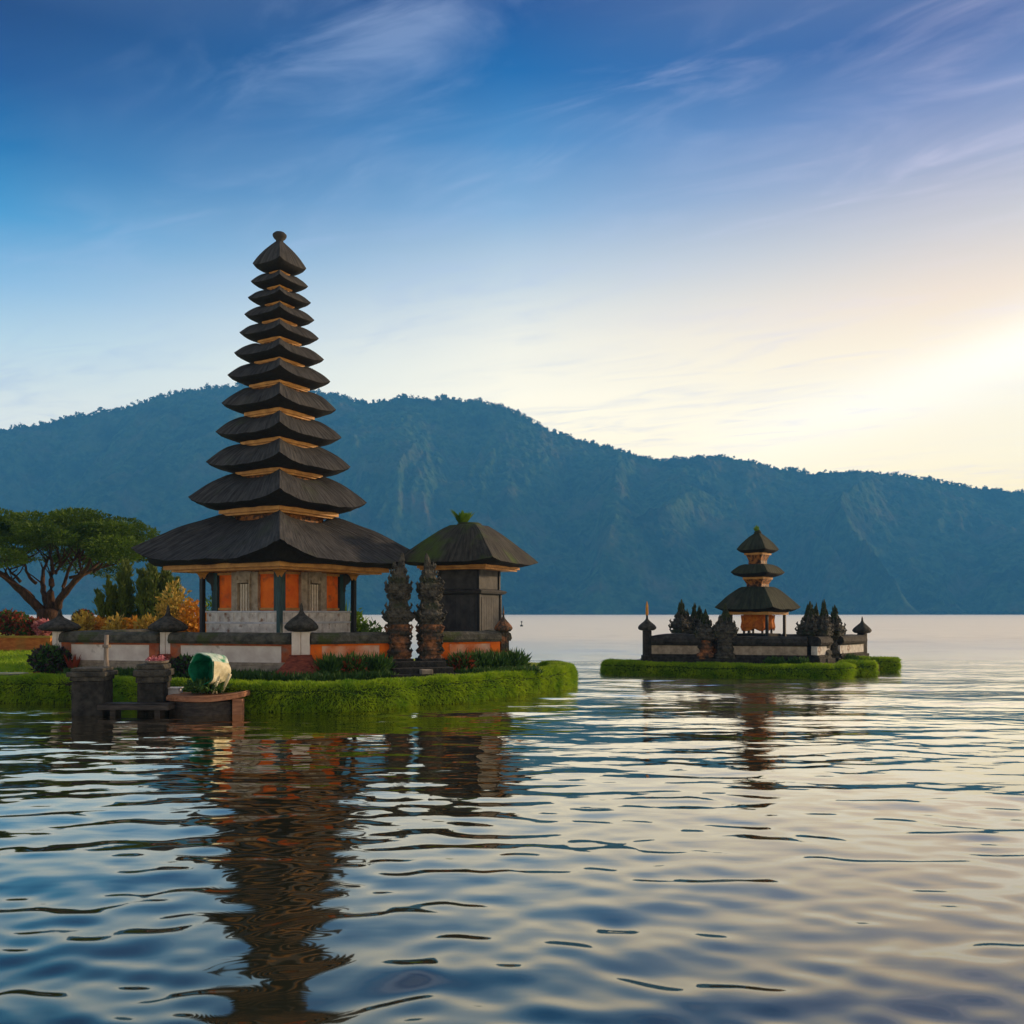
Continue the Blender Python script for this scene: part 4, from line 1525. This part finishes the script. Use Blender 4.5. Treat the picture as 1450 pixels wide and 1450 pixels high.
mb = MB()
arc_slab(mb, -0.98, 0.97, 1.0, 0.42, zt0, zt0 + 0.10, 0.12)
arc_slab(mb, -0.96, 0.95, 0.98, 0.40, zt0 + 0.101, zt0 + 0.13, 0.12)
obj('deck', mb, MT['plank'], raft, bevel=0.01)
mb = MB()
arc_slab(mb, -0.9, 0.62, 0.9, 0.34, -0.5, zt0 - 0.02, 0.0)
for z in (0.08, 0.17):
    arc_slab(mb, -0.91, 0.63, 0.5, 0.37, z, z + 0.05, 0.0)
obj('skirt', mb, MT['darkplank'], raft)
for x, y in ((0.82, -0.02), (0.82, 0.8), (-0.9, 0.8)):
    mb = MB()
    mb.box(x, y, -0.6, zt0 - 0.002 + (0.05 if x > 0 else 0), 0.24, 0.2)
    obj('post', mb, MT['plank'], raft, bevel=0.01)
# mound of plants on the raft and the tipped green drum lying on it
plant('raft_plant', 'dark low planting mound under the tipped green drum', 'plant', (gx(292, RD + 0.3), RD + 0.35, zt0 + 0.13), 900, 0.52, 0.30, MT['bed_leaf'], (0.16, 0.05), 0.5)
drum = thing('tipped_drum', 'tipped green lined drum with pale cloth outside lying on the raft', 'drum', (gx(296, RD + 0.35), RD + 0.35, zt0 + 0.22), 0)
axis = Vector((-0.42, -0.90, 0.06)).normalized()
side = axis.cross(Vector((0, 0, 1))).normalized()
upv = side.cross(axis).normalized()
cen = Vector((0.02, 0.0, 0.52))


def drum_rows(r, t0, t1, a0, a1, n=28, k=6, wob=0.06):
    rows = []
    for i in range(k + 1):
        t_ = t0 + (t1 - t0) * i / k
        row = []
        for j in range(n + 1):
            a = a0 + (a1 - a0) * j / n
            rr_ = r * (1 + wob * math.sin(a * 5 + t_ * 6)) * (1 - 0.12 * (t1 - t_) / max(t1 - t0, 1e-6))
            row.append(cen + axis * t_ + side * math.cos(a) * rr_ + upv * math.sin(a) * rr_)
        rows.append(row)
    return rows


def shell(name, r0, r1, t0, t1, a0, a1, mat, parent, back=False):
    mb = MB()
    o_ = drum_rows(r1, t0, t1, a0, a1)
    i_ = drum_rows(r0, t0, t1, a0, a1)
    n = len(o_[0])
    grid = [o_row + i_row[::-1] for o_row, i_row in zip(o_, i_)]
    mb.loft(grid, True, True, True)
    return obj(name, mb, mat, parent, smooth=False)


sh_ = shell('lining', 0.385, 0.405, -0.32, 0.30, 0, 2 * math.pi, MT['green_inside'], drum)
mb = MB()
mb.loft([[cen + axis * (-0.30) + side * math.cos(a) * q + upv * math.sin(a) * q for a in [2 * math.pi * k / 24 for k in range(24)]] for q in (0.36, 0.02)], True, False, True)
obj('drum_bottom', mb, MT['green_inside'], drum)
shell('cloth', 0.408, 0.425, -0.34, 0.31, R(25), R(150), MT['cloth_white'], drum)
shell('lower_cloth', 0.408, 0.42, -0.33, 0.27, R(150), R(235), MT['cream'], drum)
mb = MB()
for (a, b_, w) in (((0.34, -0.05, -0.05), (0.56, -0.1, 0.42), 0.05), ((0.18, -0.25, -0.06), (0.30, -0.22, 0.26), 0.03), ((0.26, -0.2, -0.06), (0.22, -0.25, 0.24), 0.025)):
    mb.tube([a, tuple((Vector(a) + Vector(b_)) / 2), b_], [w * 0.6, w * 0.8, w], 8)
obj('stick', mb, MT['cream'], drum, smooth=True)

# ================================================================== plants round the walls
bedz = GZ + 0.03
spiky('cordyline', 'red leaved plant at the foot of the second mushroom post', 'plant', (gx(232, 26.6), 26.6, bedz), 26, 0.75, 0.08, MT['red_leaf'], 0.5, 'red leaved plants along the wall')
spiky('cordyline', 'dark red plant at the foot of the corner mushroom post', 'plant', (gx(452, 25.75), 25.75, bedz), 24, 0.55, 0.07, MT['red_leaf'], 0.5, 'red leaved plants along the wall')
spiky('cordyline', 'red leaved plant at the left end of the compound wall', 'plant', (gx(103, 27.3), 27.3, bedz), 24, 0.7, 0.08, MT['red_leaf'], 0.4, 'red leaved plants along the wall')
plant('flower_shrub', 'dark purple flowered shrub below the leftmost mushroom post', 'shrub', (gx(72, 27.4), 27.4, GZ), 900, 0.55, 0.85, MT['bed_leaf'], (0.2, 0.07), 0.5, mat2=MT['dark_leaf'])
plant('flower_shrub', 'low dark leafy shrub left of the tipped drum', 'shrub', (gx(262, 26.0), 26.0, GZ), 700, 0.5, 0.6, MT['bed_leaf'], (0.2, 0.07), 0.5, mat2=MT['dark_leaf'])
# upright blade plants either side of the gate steps
gi = 0
for i, (px, D, m_, lab) in enumerate(((468, 25.7, 'bed_leaf', 'leafy green tuft right of the corner mushroom post'), (500, 25.9, 'bed_leaf', 'leafy green tuft midway along the orange wall'),
                                      (532, 26.2, 'bed_leaf', 'leafy green tuft just left of the gate steps'), (655, 27.6, 'bed_leaf', 'leafy tuft just right of the gate steps'),
                                      (680, 27.9, 'bed_leaf', 'leafy tuft midway along the short orange wall'), (702, 28.2, 'bed_leaf', 'leafy tuft below the narrow red end post'),
                                      (728, 28.6, 'bed_leaf', 'leafy tuft at the outer right end of the wall'))):
    plant('leafy_tuft', lab, 'plant', (gx(px, D), D, GZ), 750, 0.42, 0.55, MT[m_], (0.28, 0.05), 0.75, 'leafy tufts before the orange walls', stem=False, mat2=MT['red_leaf'] if i in (1, 3) else None)

# shrubs behind the walls
k_ = 0
for px, D, h, r, m_, lab in ((118, 33.5, 1.9, 0.45, 'yellow_leaf', 'yellow croton behind the left wall, nearest its left post'),
                             (140, 34, 1.7, 0.5, 'orange_leaf', 'orange croton in front of the leftmost feathery tree'),
                             (165, 33.6, 1.75, 0.5, 'yellow_leaf', 'yellow croton between two orange ones behind the left wall'),
                             (188, 33.8, 1.7, 0.5, 'orange_leaf', 'orange croton below the tallest feathery tree'),
                             (208, 33.5, 1.75, 0.45, 'yellow_leaf', 'yellow croton just left of the second mushroom post'),
                             (272, 33.2, 2.35, 0.55, 'orange_leaf', 'bright orange bush between the second post and the pagoda')):
    plant('croton', lab, 'shrub', (gx(px, D), D, GZ), 1300, r, h, MT[m_], (0.2, 0.09), 0.5, 'crotons behind the left wall')
plant('croton', 'tall olive bush behind the bright orange bush by the pagoda', 'shrub', (gx(248, 35), 35, GZ), 1800, 0.7, 3.0, MT['yellow_leaf'], (0.2, 0.09), 0.5, 'crotons behind the left wall')
spiky('palm_tuft', 'green palm tuft seen behind the right pagoda post', 'plant', (gx(487, 35), 35, GZ), 26, 2.5, 0.16, MT['fresh_leaf'], 0.7)
plant('croton', 'small yellow green shrub right of the pagoda post', 'shrub', (gx(506, 34.5), 34.5, GZ), 900, 0.4, 2.0, MT['fresh_leaf'], (0.22, 0.08), 0.5)
plant('croton', 'low green shrub between pagoda and split gate', 'shrub', (gx(528, 33), 33, GZ), 800, 0.45, 1.55, MT['bed_leaf'], (0.2, 0.08), 0.5)
plant('croton', 'small green bush at the left edge of the orange shrine', 'shrub', (gx(297, 35.5), 35.5, GZ), 700, 0.35, 2.5, MT['fresh_leaf'], (0.2, 0.08), 0.5)

# terrace with red plants at the far left
tw = thing('brick_wall', 'low orange brick retaining wall at the back of the lawn', 'wall', (-41.7, 45.62, GZ))
tw['kind'] = 'thing'
mb = MB()
mb.box(0, 0, -0.3, 0.70, 36.3, 0.4, R(-0.6))
for k in range(4):
    mb.box(0, 0, 0.04 + 0.17 * k, 0.17 + 0.17 * k, 36.2, 0.44, R(-0.6))
obj('brickwork', mb, MT['orangebrick'], tw)
mb = MB()
mb.box(0, 0, 0.702, 0.79, 36.4, 0.56, R(-0.6))
obj('coping', mb, MT['yellow_leaf'], tw)
lab_red = ['tall dark red shrub at the far left edge of the terrace', 'dark red shrub on the terrace, second from the left edge', 'low reddish shrub between the dark red ones and the pink flowers',
           'pale pink flowers just left of the leftmost mushroom post', 'bright red shrub just right of the leftmost mushroom post', 'small rust shrub on the terrace left of the pink flowers']
for (px, D, h, r, m_), lab in zip(((10, 47.5, 1.25, 0.7, 'red_leaf'), (24, 48.2, 1.15, 0.65, 'red_leaf'), (44, 47.2, 0.85, 0.6, 'red_leaf'), (61, 47, 0.75, 0.5, 'pink_leaf'), (118, 49, 1.3, 0.55, 'red_leaf'), (35, 46.9, 0.6, 0.5, 'red_leaf')), lab_red):
    plant('flowering_shrub', lab, 'shrub', (gx(px, D), D, 1.28), 1100, r, h, MT[m_], (0.22, 0.11), 0.4, 'red shrubs on the terrace', mat2=MT['bed_leaf'] if m_ == 'red_leaf' else None)

# ================================================================== trees
TRD = 50.0
tree = thing('spreading_tree', 'broad flat crowned tree with forked bare limbs at the left', 'tree', (gx(72, TRD), TRD, 1.2))
T0 = Vector(tree.location)


def tp3(px, py, dy=0.0):
    return Vector((gx(px, TRD), TRD + dy, gz(py, TRD))) - T0


trunk = MB()
trunk.tube([tp3(72, 905), tp3(71, 888), tp3(70, 874), tp3(69, 862)], [0.95, 0.72, 0.66, 0.62], 12)
LIMBS = [([(64, 870), (46, 846), (28, 824), (10, 806), (-6, 795)], 0.42, -0.8), ([(68, 864), (60, 842), (50, 826), (46, 806), (52, 786)], 0.30, 0.6), ([(72, 864), (75, 838), (78, 812), (77, 786)], 0.36, -0.3),
         ([(75, 862), (86, 838), (97, 818), (112, 802), (124, 788)], 0.32, 0.9), ([(80, 864), (92, 846), (110, 828), (132, 810), (146, 795)], 0.36, -0.6), ([(88, 836), (92, 818), (96, 800), (100, 786)], 0.18, 0.3),
         ([(50, 826), (38, 812), (34, 800), (24, 790)], 0.15, 0.2), ([(28, 824), (20, 812), (14, 800)], 0.14, -0.4), ([(112, 802), (108, 795), (106, 785)], 0.12, 0.5), ([(78, 812), (88, 802), (94, 790)], 0.13, -0.5),
         ([(46, 846), (40, 830), (22, 812), (2, 800)], 0.16, -1.6), ([(97, 818), (120, 806), (160, 792)], 0.14, 1.6), ([(132, 810), (150, 804), (172, 790)], 0.13, -1.2)]
for pts_, r0, dep in LIMBS:
    P = [tp3(x, y, dep * i * 0.6 + 0.1 * math.sin(i * 2 + r0 * 9)) for i, (x, y) in enumerate(pts_)]
    # soften each limb with in-between points
    Q_ = []
    for a, b_ in zip(P, P[1:]):
        Q_ += [a, (a * 0.66 + b_ * 0.34) + Vector((random.uniform(-.06, .06), 0, random.uniform(-.06, .06))), (a * 0.33 + b_ * 0.67) + Vector((random.uniform(-.06, .06), 0, random.uniform(-.06, .06)))]
    Q_.append(P[-1])
    trunk.tube(Q_, [0.66 * r0 * (1 - 0.72 * i / (len(Q_) - 1)) for i in range(len(Q_))], 9)
    # twigs
    for k in range(7):
        i = random.randint(len(Q_) // 2, len(Q_) - 1)
        a = Q_[i]
        e = a + Vector((random.uniform(-0.9, 0.9), random.uniform(-0.9, 0.9), random.uniform(0.5, 1.3)))
        trunk.tube([a, (a + e) / 2 + Vector((0.06, 0.05, -0.05)), e], [0.05, 0.035, 0.015], 5)
obj('trunk', trunk, MT['bark'], tree, smooth=True)
PP, AX = [], []
crng = random.Random(4)
cc = tp3(80, 771)
for k in range(88):
    a = crng.uniform(0, 2 * math.pi)
    rr_ = 6.3 * math.sqrt(crng.random())
    f_ = rr_ / 6.3
    zc = 1.65 * (1 - f_ ** 2.2) - 0.55 + crng.uniform(-0.9, 0.35)
    if rr_ * math.cos(a) < -1:
        zc += 0.25
    r = crng.uniform(0.75, 1.5)
    P, d = ball(int(600 * r * r), (cc.x + rr_ * math.cos(a), cc.y + rr_ * math.sin(a), cc.z + zc + 0.1), (r, r * 1.1, r * 0.34), 0.4)
    PP.append(P)
    AX.append(unit(d * np.array([1, 1, 0.6]) + np.array([0, 0, 0.25])))
V, Q = leaf_quads(np.concatenate(PP), 0.17, 0.085, np.concatenate(AX), 0.6)
npobj('crown', V, Q, MT['tree_leaf'], tree)


def feathery(label, px, D, ytop, w, n, seed):
    root = thing('feathery_tree', label, 'tree', (gx(px, D), D, GZ), group='feathery trees behind the left wall')
    h = gz(ytop, D) - GZ
    rs = random.Random(seed)
    mb = MB()
    PP, AX = [], []
    for k in range(9):
        a = rs.uniform(0, 6.28)
        q = rs.uniform(0.1, 0.8) * w
        top_ = Vector((q * math.cos(a), q * math.sin(a), h * rs.uniform(0.78, 1.0) * (1 - 0.12 * q / w)))
        mid = Vector((q * 0.7 * math.cos(a), q * 0.7 * math.sin(a), h * 0.5))
        mb.tube([(0.05 * math.cos(a), 0.05 * math.sin(a), -0.1), mid, top_], [0.06, 0.04, 0.012], 6)
        m_ = n // 6
        t_ = rng.uniform(0.12, 1.0, m_) ** 0.8
        base = np.where(t_[:, None] < 0.5, np.array(mid) * (t_[:, None] * 2), np.array(mid) * (2 - 2 * t_[:, None]) + np.array(top_) * (2 * t_[:, None] - 1))
        sp_ = w * 0.55 * (1.05 - t_[:, None] * 0.75)
        clump = 0.6 + 0.4 * np.sin(t_[:, None] * 26 + k)
        off = unit(rng.normal(size=(m_, 3)) * np.array([1, 1, 0.3])) * sp_ * clump * rng.uniform(0.1, 1, (m_, 1))
        PP.append(base + off)
        AX.append(unit(off + np.array([0, 0, 0.5 * w])))
    V, Q = leaf_quads(np.concatenate(PP), 0.20, 0.06, np.concatenate(AX), 0.7)
    npobj('crown', V, Q, MT['conifer_leaf'], root)
    obj('trunk', mb, MT['bark'], root)


feathery('short feathery tree leftmost of the clump behind the left wall', 157, 39.5, 813, 0.75, 4200, 1)
feathery('tallest feathery tree in the middle of the clump behind the left wall', 188, 41.0, 781, 1.15, 6500, 2)
feathery('feathery tree under the left tip of the pagoda roof', 217, 39.0, 790, 0.95, 5200, 3)
feathery('feathery tree nearest the pagoda, rightmost of its clump', 240, 40.5, 806, 0.75, 4200, 4)

# ================================================================== small island shrine
A_, B_, C_ = Vector((5.57, 36.6)), Vector((11.84, 35.0)), Vector((15.2, 38.5))
D_ = A_ + (C_ - B_)
SZ = 0.42
SD = 37.6
KS = SD / F
s_meru = thing('small_pagoda', 'small three tiered thatched pagoda on the far island', 'pagoda', (gx(1073, SD), SD, SZ), R(3))


def sz(py):
    return (HY - py) * KS + EYE - SZ


def sr(half):
    return half * SD / F * 0.985


mb = MB()
mb.lathe([(sr(52), -0.2), (sr(52), 0.4)], square=True)
mb.lathe([(sr(46), 0.402), (sr(46), 0.8)], square=True)
mb.lathe([(sr(34), 0.802), (sr(34), sz(897))], square=True)
obj('platform', mb, MT['blackstone'], s_meru, bevel=0.02)
mb = MB()
mb.lathe([(sr(21), sz(889)), (sr(21), sz(869))], square=True)
wl2 = obj('shrine_box', mb, MT['orange'], s_meru)
for x, y in q4:
    mb = MB()
    mb.box(x * sr(20), y * sr(20), sz(897.5), sz(888.9), 0.07, 0.07, R(45))
    obj('leg', mb, MT['dark_wood'], wl2)
dr = MB()
rows = []
for z, rr_ in ((sz(871), 25), (sz(880), 24), (sz(888), 25.5), (sz(892), 24)):
    row = []
    base_, cf_ = sq_pts(1.0, 10)
    for j, (x, y) in enumerate(base_):
        q = sr(rr_) * (1 + 0.05 * math.sin(j * 2.3))
        row.append((x * q, y * q, z + (0.06 * math.sin(j * 1.1) if z < sz(890) else 0)))
    rows.append(row)
dr.loft(rows, True)
obj('drape', dr, MT['drape'], wl2)
for s, (x, y) in enumerate(q4):
    pm = MB()
    pm.box(x * sr(39), y * sr(39), 0.4, sz(868), 0.10, 0.10, R(45))
    pm.box(x * sr(39), y * sr(39), 0.38, sz(897), 0.2, 0.2, R(45), 0.6)
    obj('post', pm, MT['dark_wood'], s_meru)
for (tip, hw, hump, hh, b0, b1, bh, nh, pw, pnt) in ((859.5, 64, 831, 24, 866.5, 870.5, 45, None, 1.25, False), (810.3, 40.2, 799, 18, 817.5, 820.5, 22, 17, 1.9, False), (777.6, 31.5, 754, 4, 783.5, 786, 20, 14, 1.0, True)):
    Rr = sr(hw)
    rf = thatch(s_meru, Rr, sz(tip), sz(hump), hh / hw, sz(b0), bh / hw, MT['green_thatch'], pointed=pnt, power=pw, lift=0.05 * Rr, s_neck=hh * 0.7 / hw, seed=hw, dip=0.05)
    fb = MB()
    rbm = sr(bh)
    fb.ring(rbm, rbm * 0.75, sz(b1), sz(b0) + 0.01)
    obj('eave_beam', fb, MT['gold'], rf)
    if nh:
        nk = MB()
        zlow = sz(834) if hw > 35 else sz(802)
        nk.lathe([(sr(nh) * 1.0, zlow), (sr(nh) * 0.95, (zlow + sz(b1)) / 2), (sr(nh) * 1.25, sz(b1) + 0.01)], square=True)
        obj('neck', nk, MT['gold_carved'], rf)
    else:
        cm = MB()
        cm.lathe([(rbm * 0.76, sz(868.5)), (rbm * 0.76, sz(867.2))], square=True)
        obj('ceiling', cm, MT['dark_wood'], rf)
fin = MB()
fin.lathe([(0.12, sz(757)), (0.16, sz(754)), (0.09, sz(751)), (0.05, sz(749))], 12)
obj('finial', fin, MT['green_thatch'], s_meru, smooth=True)
spiky('roof_plant', 'tiny green tuft on the tip of the small pagoda', 'plant', (gx(1071.5, SD), SD, SZ + sz(754)), 14, 0.32, 0.09, MT['fresh_leaf'], 0.16)

ab, bc = (B_ - A_).normalized(), (C_ - B_).normalized()
STOP = 1.58
kw = dict(base_z=SZ, hcap=0.34, orange_ends=False, capmat='blackstone', trim='blackstone', group='walls of the small island', thick=0.26)
wall('dark capped wall with grey panel left of the island gate', A_ + ab * 0.2, A_ + ab * 2.2, STOP + 0.0, 'greystone', bulge=0.1, **kw)
wall('longer dark capped wall under the small pagoda', A_ + ab * 3.35, B_ - ab * 0.2, STOP, 'greystone', **kw)
wall('pale weathered panel wall at the right corner of the small island', B_ + bc * 0.2, B_ + bc * 1.3, STOP, 'palestone', **kw)
wall('stained pale wall running to the rightmost island post', B_ + bc * 2.3, C_ - bc * 0.15, STOP, 'palestone', **kw)
wall('back left wall of the small island enclosure', A_ + bc * 0.2, D_ - bc * 0.1, STOP, 'greystone', **kw)
wall('back wall of the small island enclosure', D_ + ab * 0.2, C_ - ab * 0.2, STOP, 'greystone', **kw)
finial_post('diamond capped dark post with amber spike at the left end of the island wall', A_, 0, 0.34, (0.35, (HY - 893) * 36.6 / F + EYE - SZ), 0.40, 0.42, 1.5, 'blackstone', base='blackstone', group='diamond capped posts on the small island', base_z=SZ, tipmat='amber')
finial_post('diamond capped dark post at the right end of the island wall', C_, R(40), 0.34, (0.35, (HY - 897) * 38.5 / F + EYE - SZ), 0.38, 0.45, 0.45, 'blackstone', base='blackstone', group='diamond capped posts on the small island', base_z=SZ)


def spire(label, px, D, ytop, w, seed, rz=0.0, foot=None, leafy=True):
    """Carved island gate pillar: stacked mossy stone rising to a flame-shaped spire."""
    h = gz(ytop, D) - SZ
    root = thing('carved_spire', label, 'carved pillar', (gx(px, D), D, SZ), rz, group='carved spires on the small island')
    pr_ = [(0, w * 0.95), (h * 0.18, w * 0.92), (h * 0.22, w * 0.75), (h * 0.42, w * 0.72), (h * 0.47, w * 0.95), (h * 0.56, w * 1.05), (h * 0.62, w * 0.85), (h * 0.68, w * 0.52), (h * 0.78, w * 0.40), (h * 0.9, w * 0.20), (h, w * 0.03)]
    mb = MB()
    carved(mb, pr_, h * 0.44, h * 0.71, seed, 40, 30, rough=0.24)
    horns(mb, pr_, [h * 0.56, h * 0.64, h * 0.72], 0.16 * w / 0.35, int(seed * 7))
    ledges(mb, pr_, [h * q for q in (0.46, 0.52, 0.60, 0.68)], 0.98, int(seed * 5))
    obj('carved_top', mb, MT['stone'], root)
    mb = MB()
    carved(mb, pr_, h * 0.705, h, seed + 1, 40, 24, rough=0.30)
    rs = random.Random(int(seed * 31))
    for k in range(16):
        z = h * rs.uniform(0.70, 0.90)
        a = rs.uniform(0, 6.28)
        w2 = interp(pr_, z)
        mb.tube([(w2 * 0.7 * math.cos(a), w2 * 0.6 * math.sin(a), z), (w2 * 1.15 * math.cos(a), w2 * math.sin(a), z + 0.06), (w2 * 1.0 * math.cos(a), w2 * 0.9 * math.sin(a), z + rs.uniform(0.14, 0.26))], [0.04, 0.035, 0.004], 5)
    obj('mossy_tip', mb, MT['mossy'], root)
    mb = MB()
    carved(mb, pr_, h * 0.1, h * 0.438, seed + 2, 30, 28, rough=0.15)
    obj('shaft', mb, MT[foot or 'stone'], root)
    mb = MB()
    mb.box(0, 0, -0.2, h * 0.1, w * 2.2, w * 1.9)
    obj('plinth', mb, MT['blackstone'], root, bevel=0.015)
    return root


spire('tall spire on the back left wall of the small island', 965, 39.3, 848, 0.42, 1.1, 0.7)
spire('second spire behind the left half of the island gate', 983, 39.9, 853, 0.33, 2.3, 0.7)
spire('gate spire with terracotta shaft left of the island gate opening', 999, 36.05, 862, 0.40, 3.9, -0.25, 'terracotta')
spire('dark gate spire right of the island gate opening, before the small pagoda', 1027, 35.75, 854, 0.42, 4.6, -0.25)
spire('spire above the right corner of the small pagoda wall', 1147, 36.2, 851, 0.46, 6.2, 0.8, 'terracotta')
spire('tallest dark spire of the right hand island gate', 1167, 35.9, 848, 0.33, 7.7, 0.8)
spire('smaller spire behind the tallest one at the right hand gate', 1182, 36.9, 856, 0.38, 8.8, 0.8)
spire('low slender spire between the two behind the left half of the island gate', 973, 40.3, 862, 0.28, 9.4, 0.7)
spire('slender spire just behind the terracotta gate spire', 991, 39.6, 857, 0.29, 10.6, 0.7)
spire('slender twin tip behind the spire at the right corner of the small pagoda wall', 1156, 37.4, 853, 0.27, 11.9, 0.8)
for i, (px, D) in enumerate(((1009, 36.3), (1017, 36.6))):
    stt = thing('guardian_stone', ['slim reddish guardian stone beside the left gate spire', 'slim pale guardian stone in the island gate opening'][i], 'statue', (gx(px, D), D, SZ), 0.2 * i, group='guardian stones in the island gate')
    mb = MB()
    hh = gz(893 if i == 0 else 886, D) - SZ
    carved(mb, [(0.0, 0.15), (hh * 0.3, 0.13), (hh * 0.5, 0.16), (hh * 0.7, 0.10), (hh * 0.82, 0.11), (hh, 0.03)], 0.15, hh, 5 + i, 40, 20)
    obj('figure', mb, MT['terracotta'], stt)
    mb = MB()
    mb.box(0, 0, -0.1, 0.15, 0.4, 0.36)
    obj('plinth', mb, MT['greystone'], stt, bevel=0.01)
for px, D, lab in ((1096, 35.0, 'low weeds against the foot of the wall under the small pagoda'), (1128, 34.9, 'low weeds at the front corner of the small island wall'), (1200, 37.0, 'low weeds by the rightmost island wall')):
    plant('weed_clump', lab, 'plant', (gx(px, D), D - 0.15, SZ), 500, 0.4, 0.3, MT['bed_leaf'], (0.14, 0.04), 0.6, 'weeds on the small island', stem=False)

# ================================================================== marker far out on the lake
BD = EYE * F / (887.0 - HY)
bu = thing('buoy', 'tiny dark buoy far out on the pale water', 'buoy', (gx(738.6, BD), BD, 0))
mb = MB()
mb.lathe([(0.12, -0.2), (0.28, 0.0), (0.30, 0.12), (0.2, 0.26), (0.07, 0.34), (0.06, 0.75), (0.16, 0.78), (0.16, 0.98), (0.03, 1.02)], 14)
obj('float', mb, MT['blackstone'], bu, smooth=True)
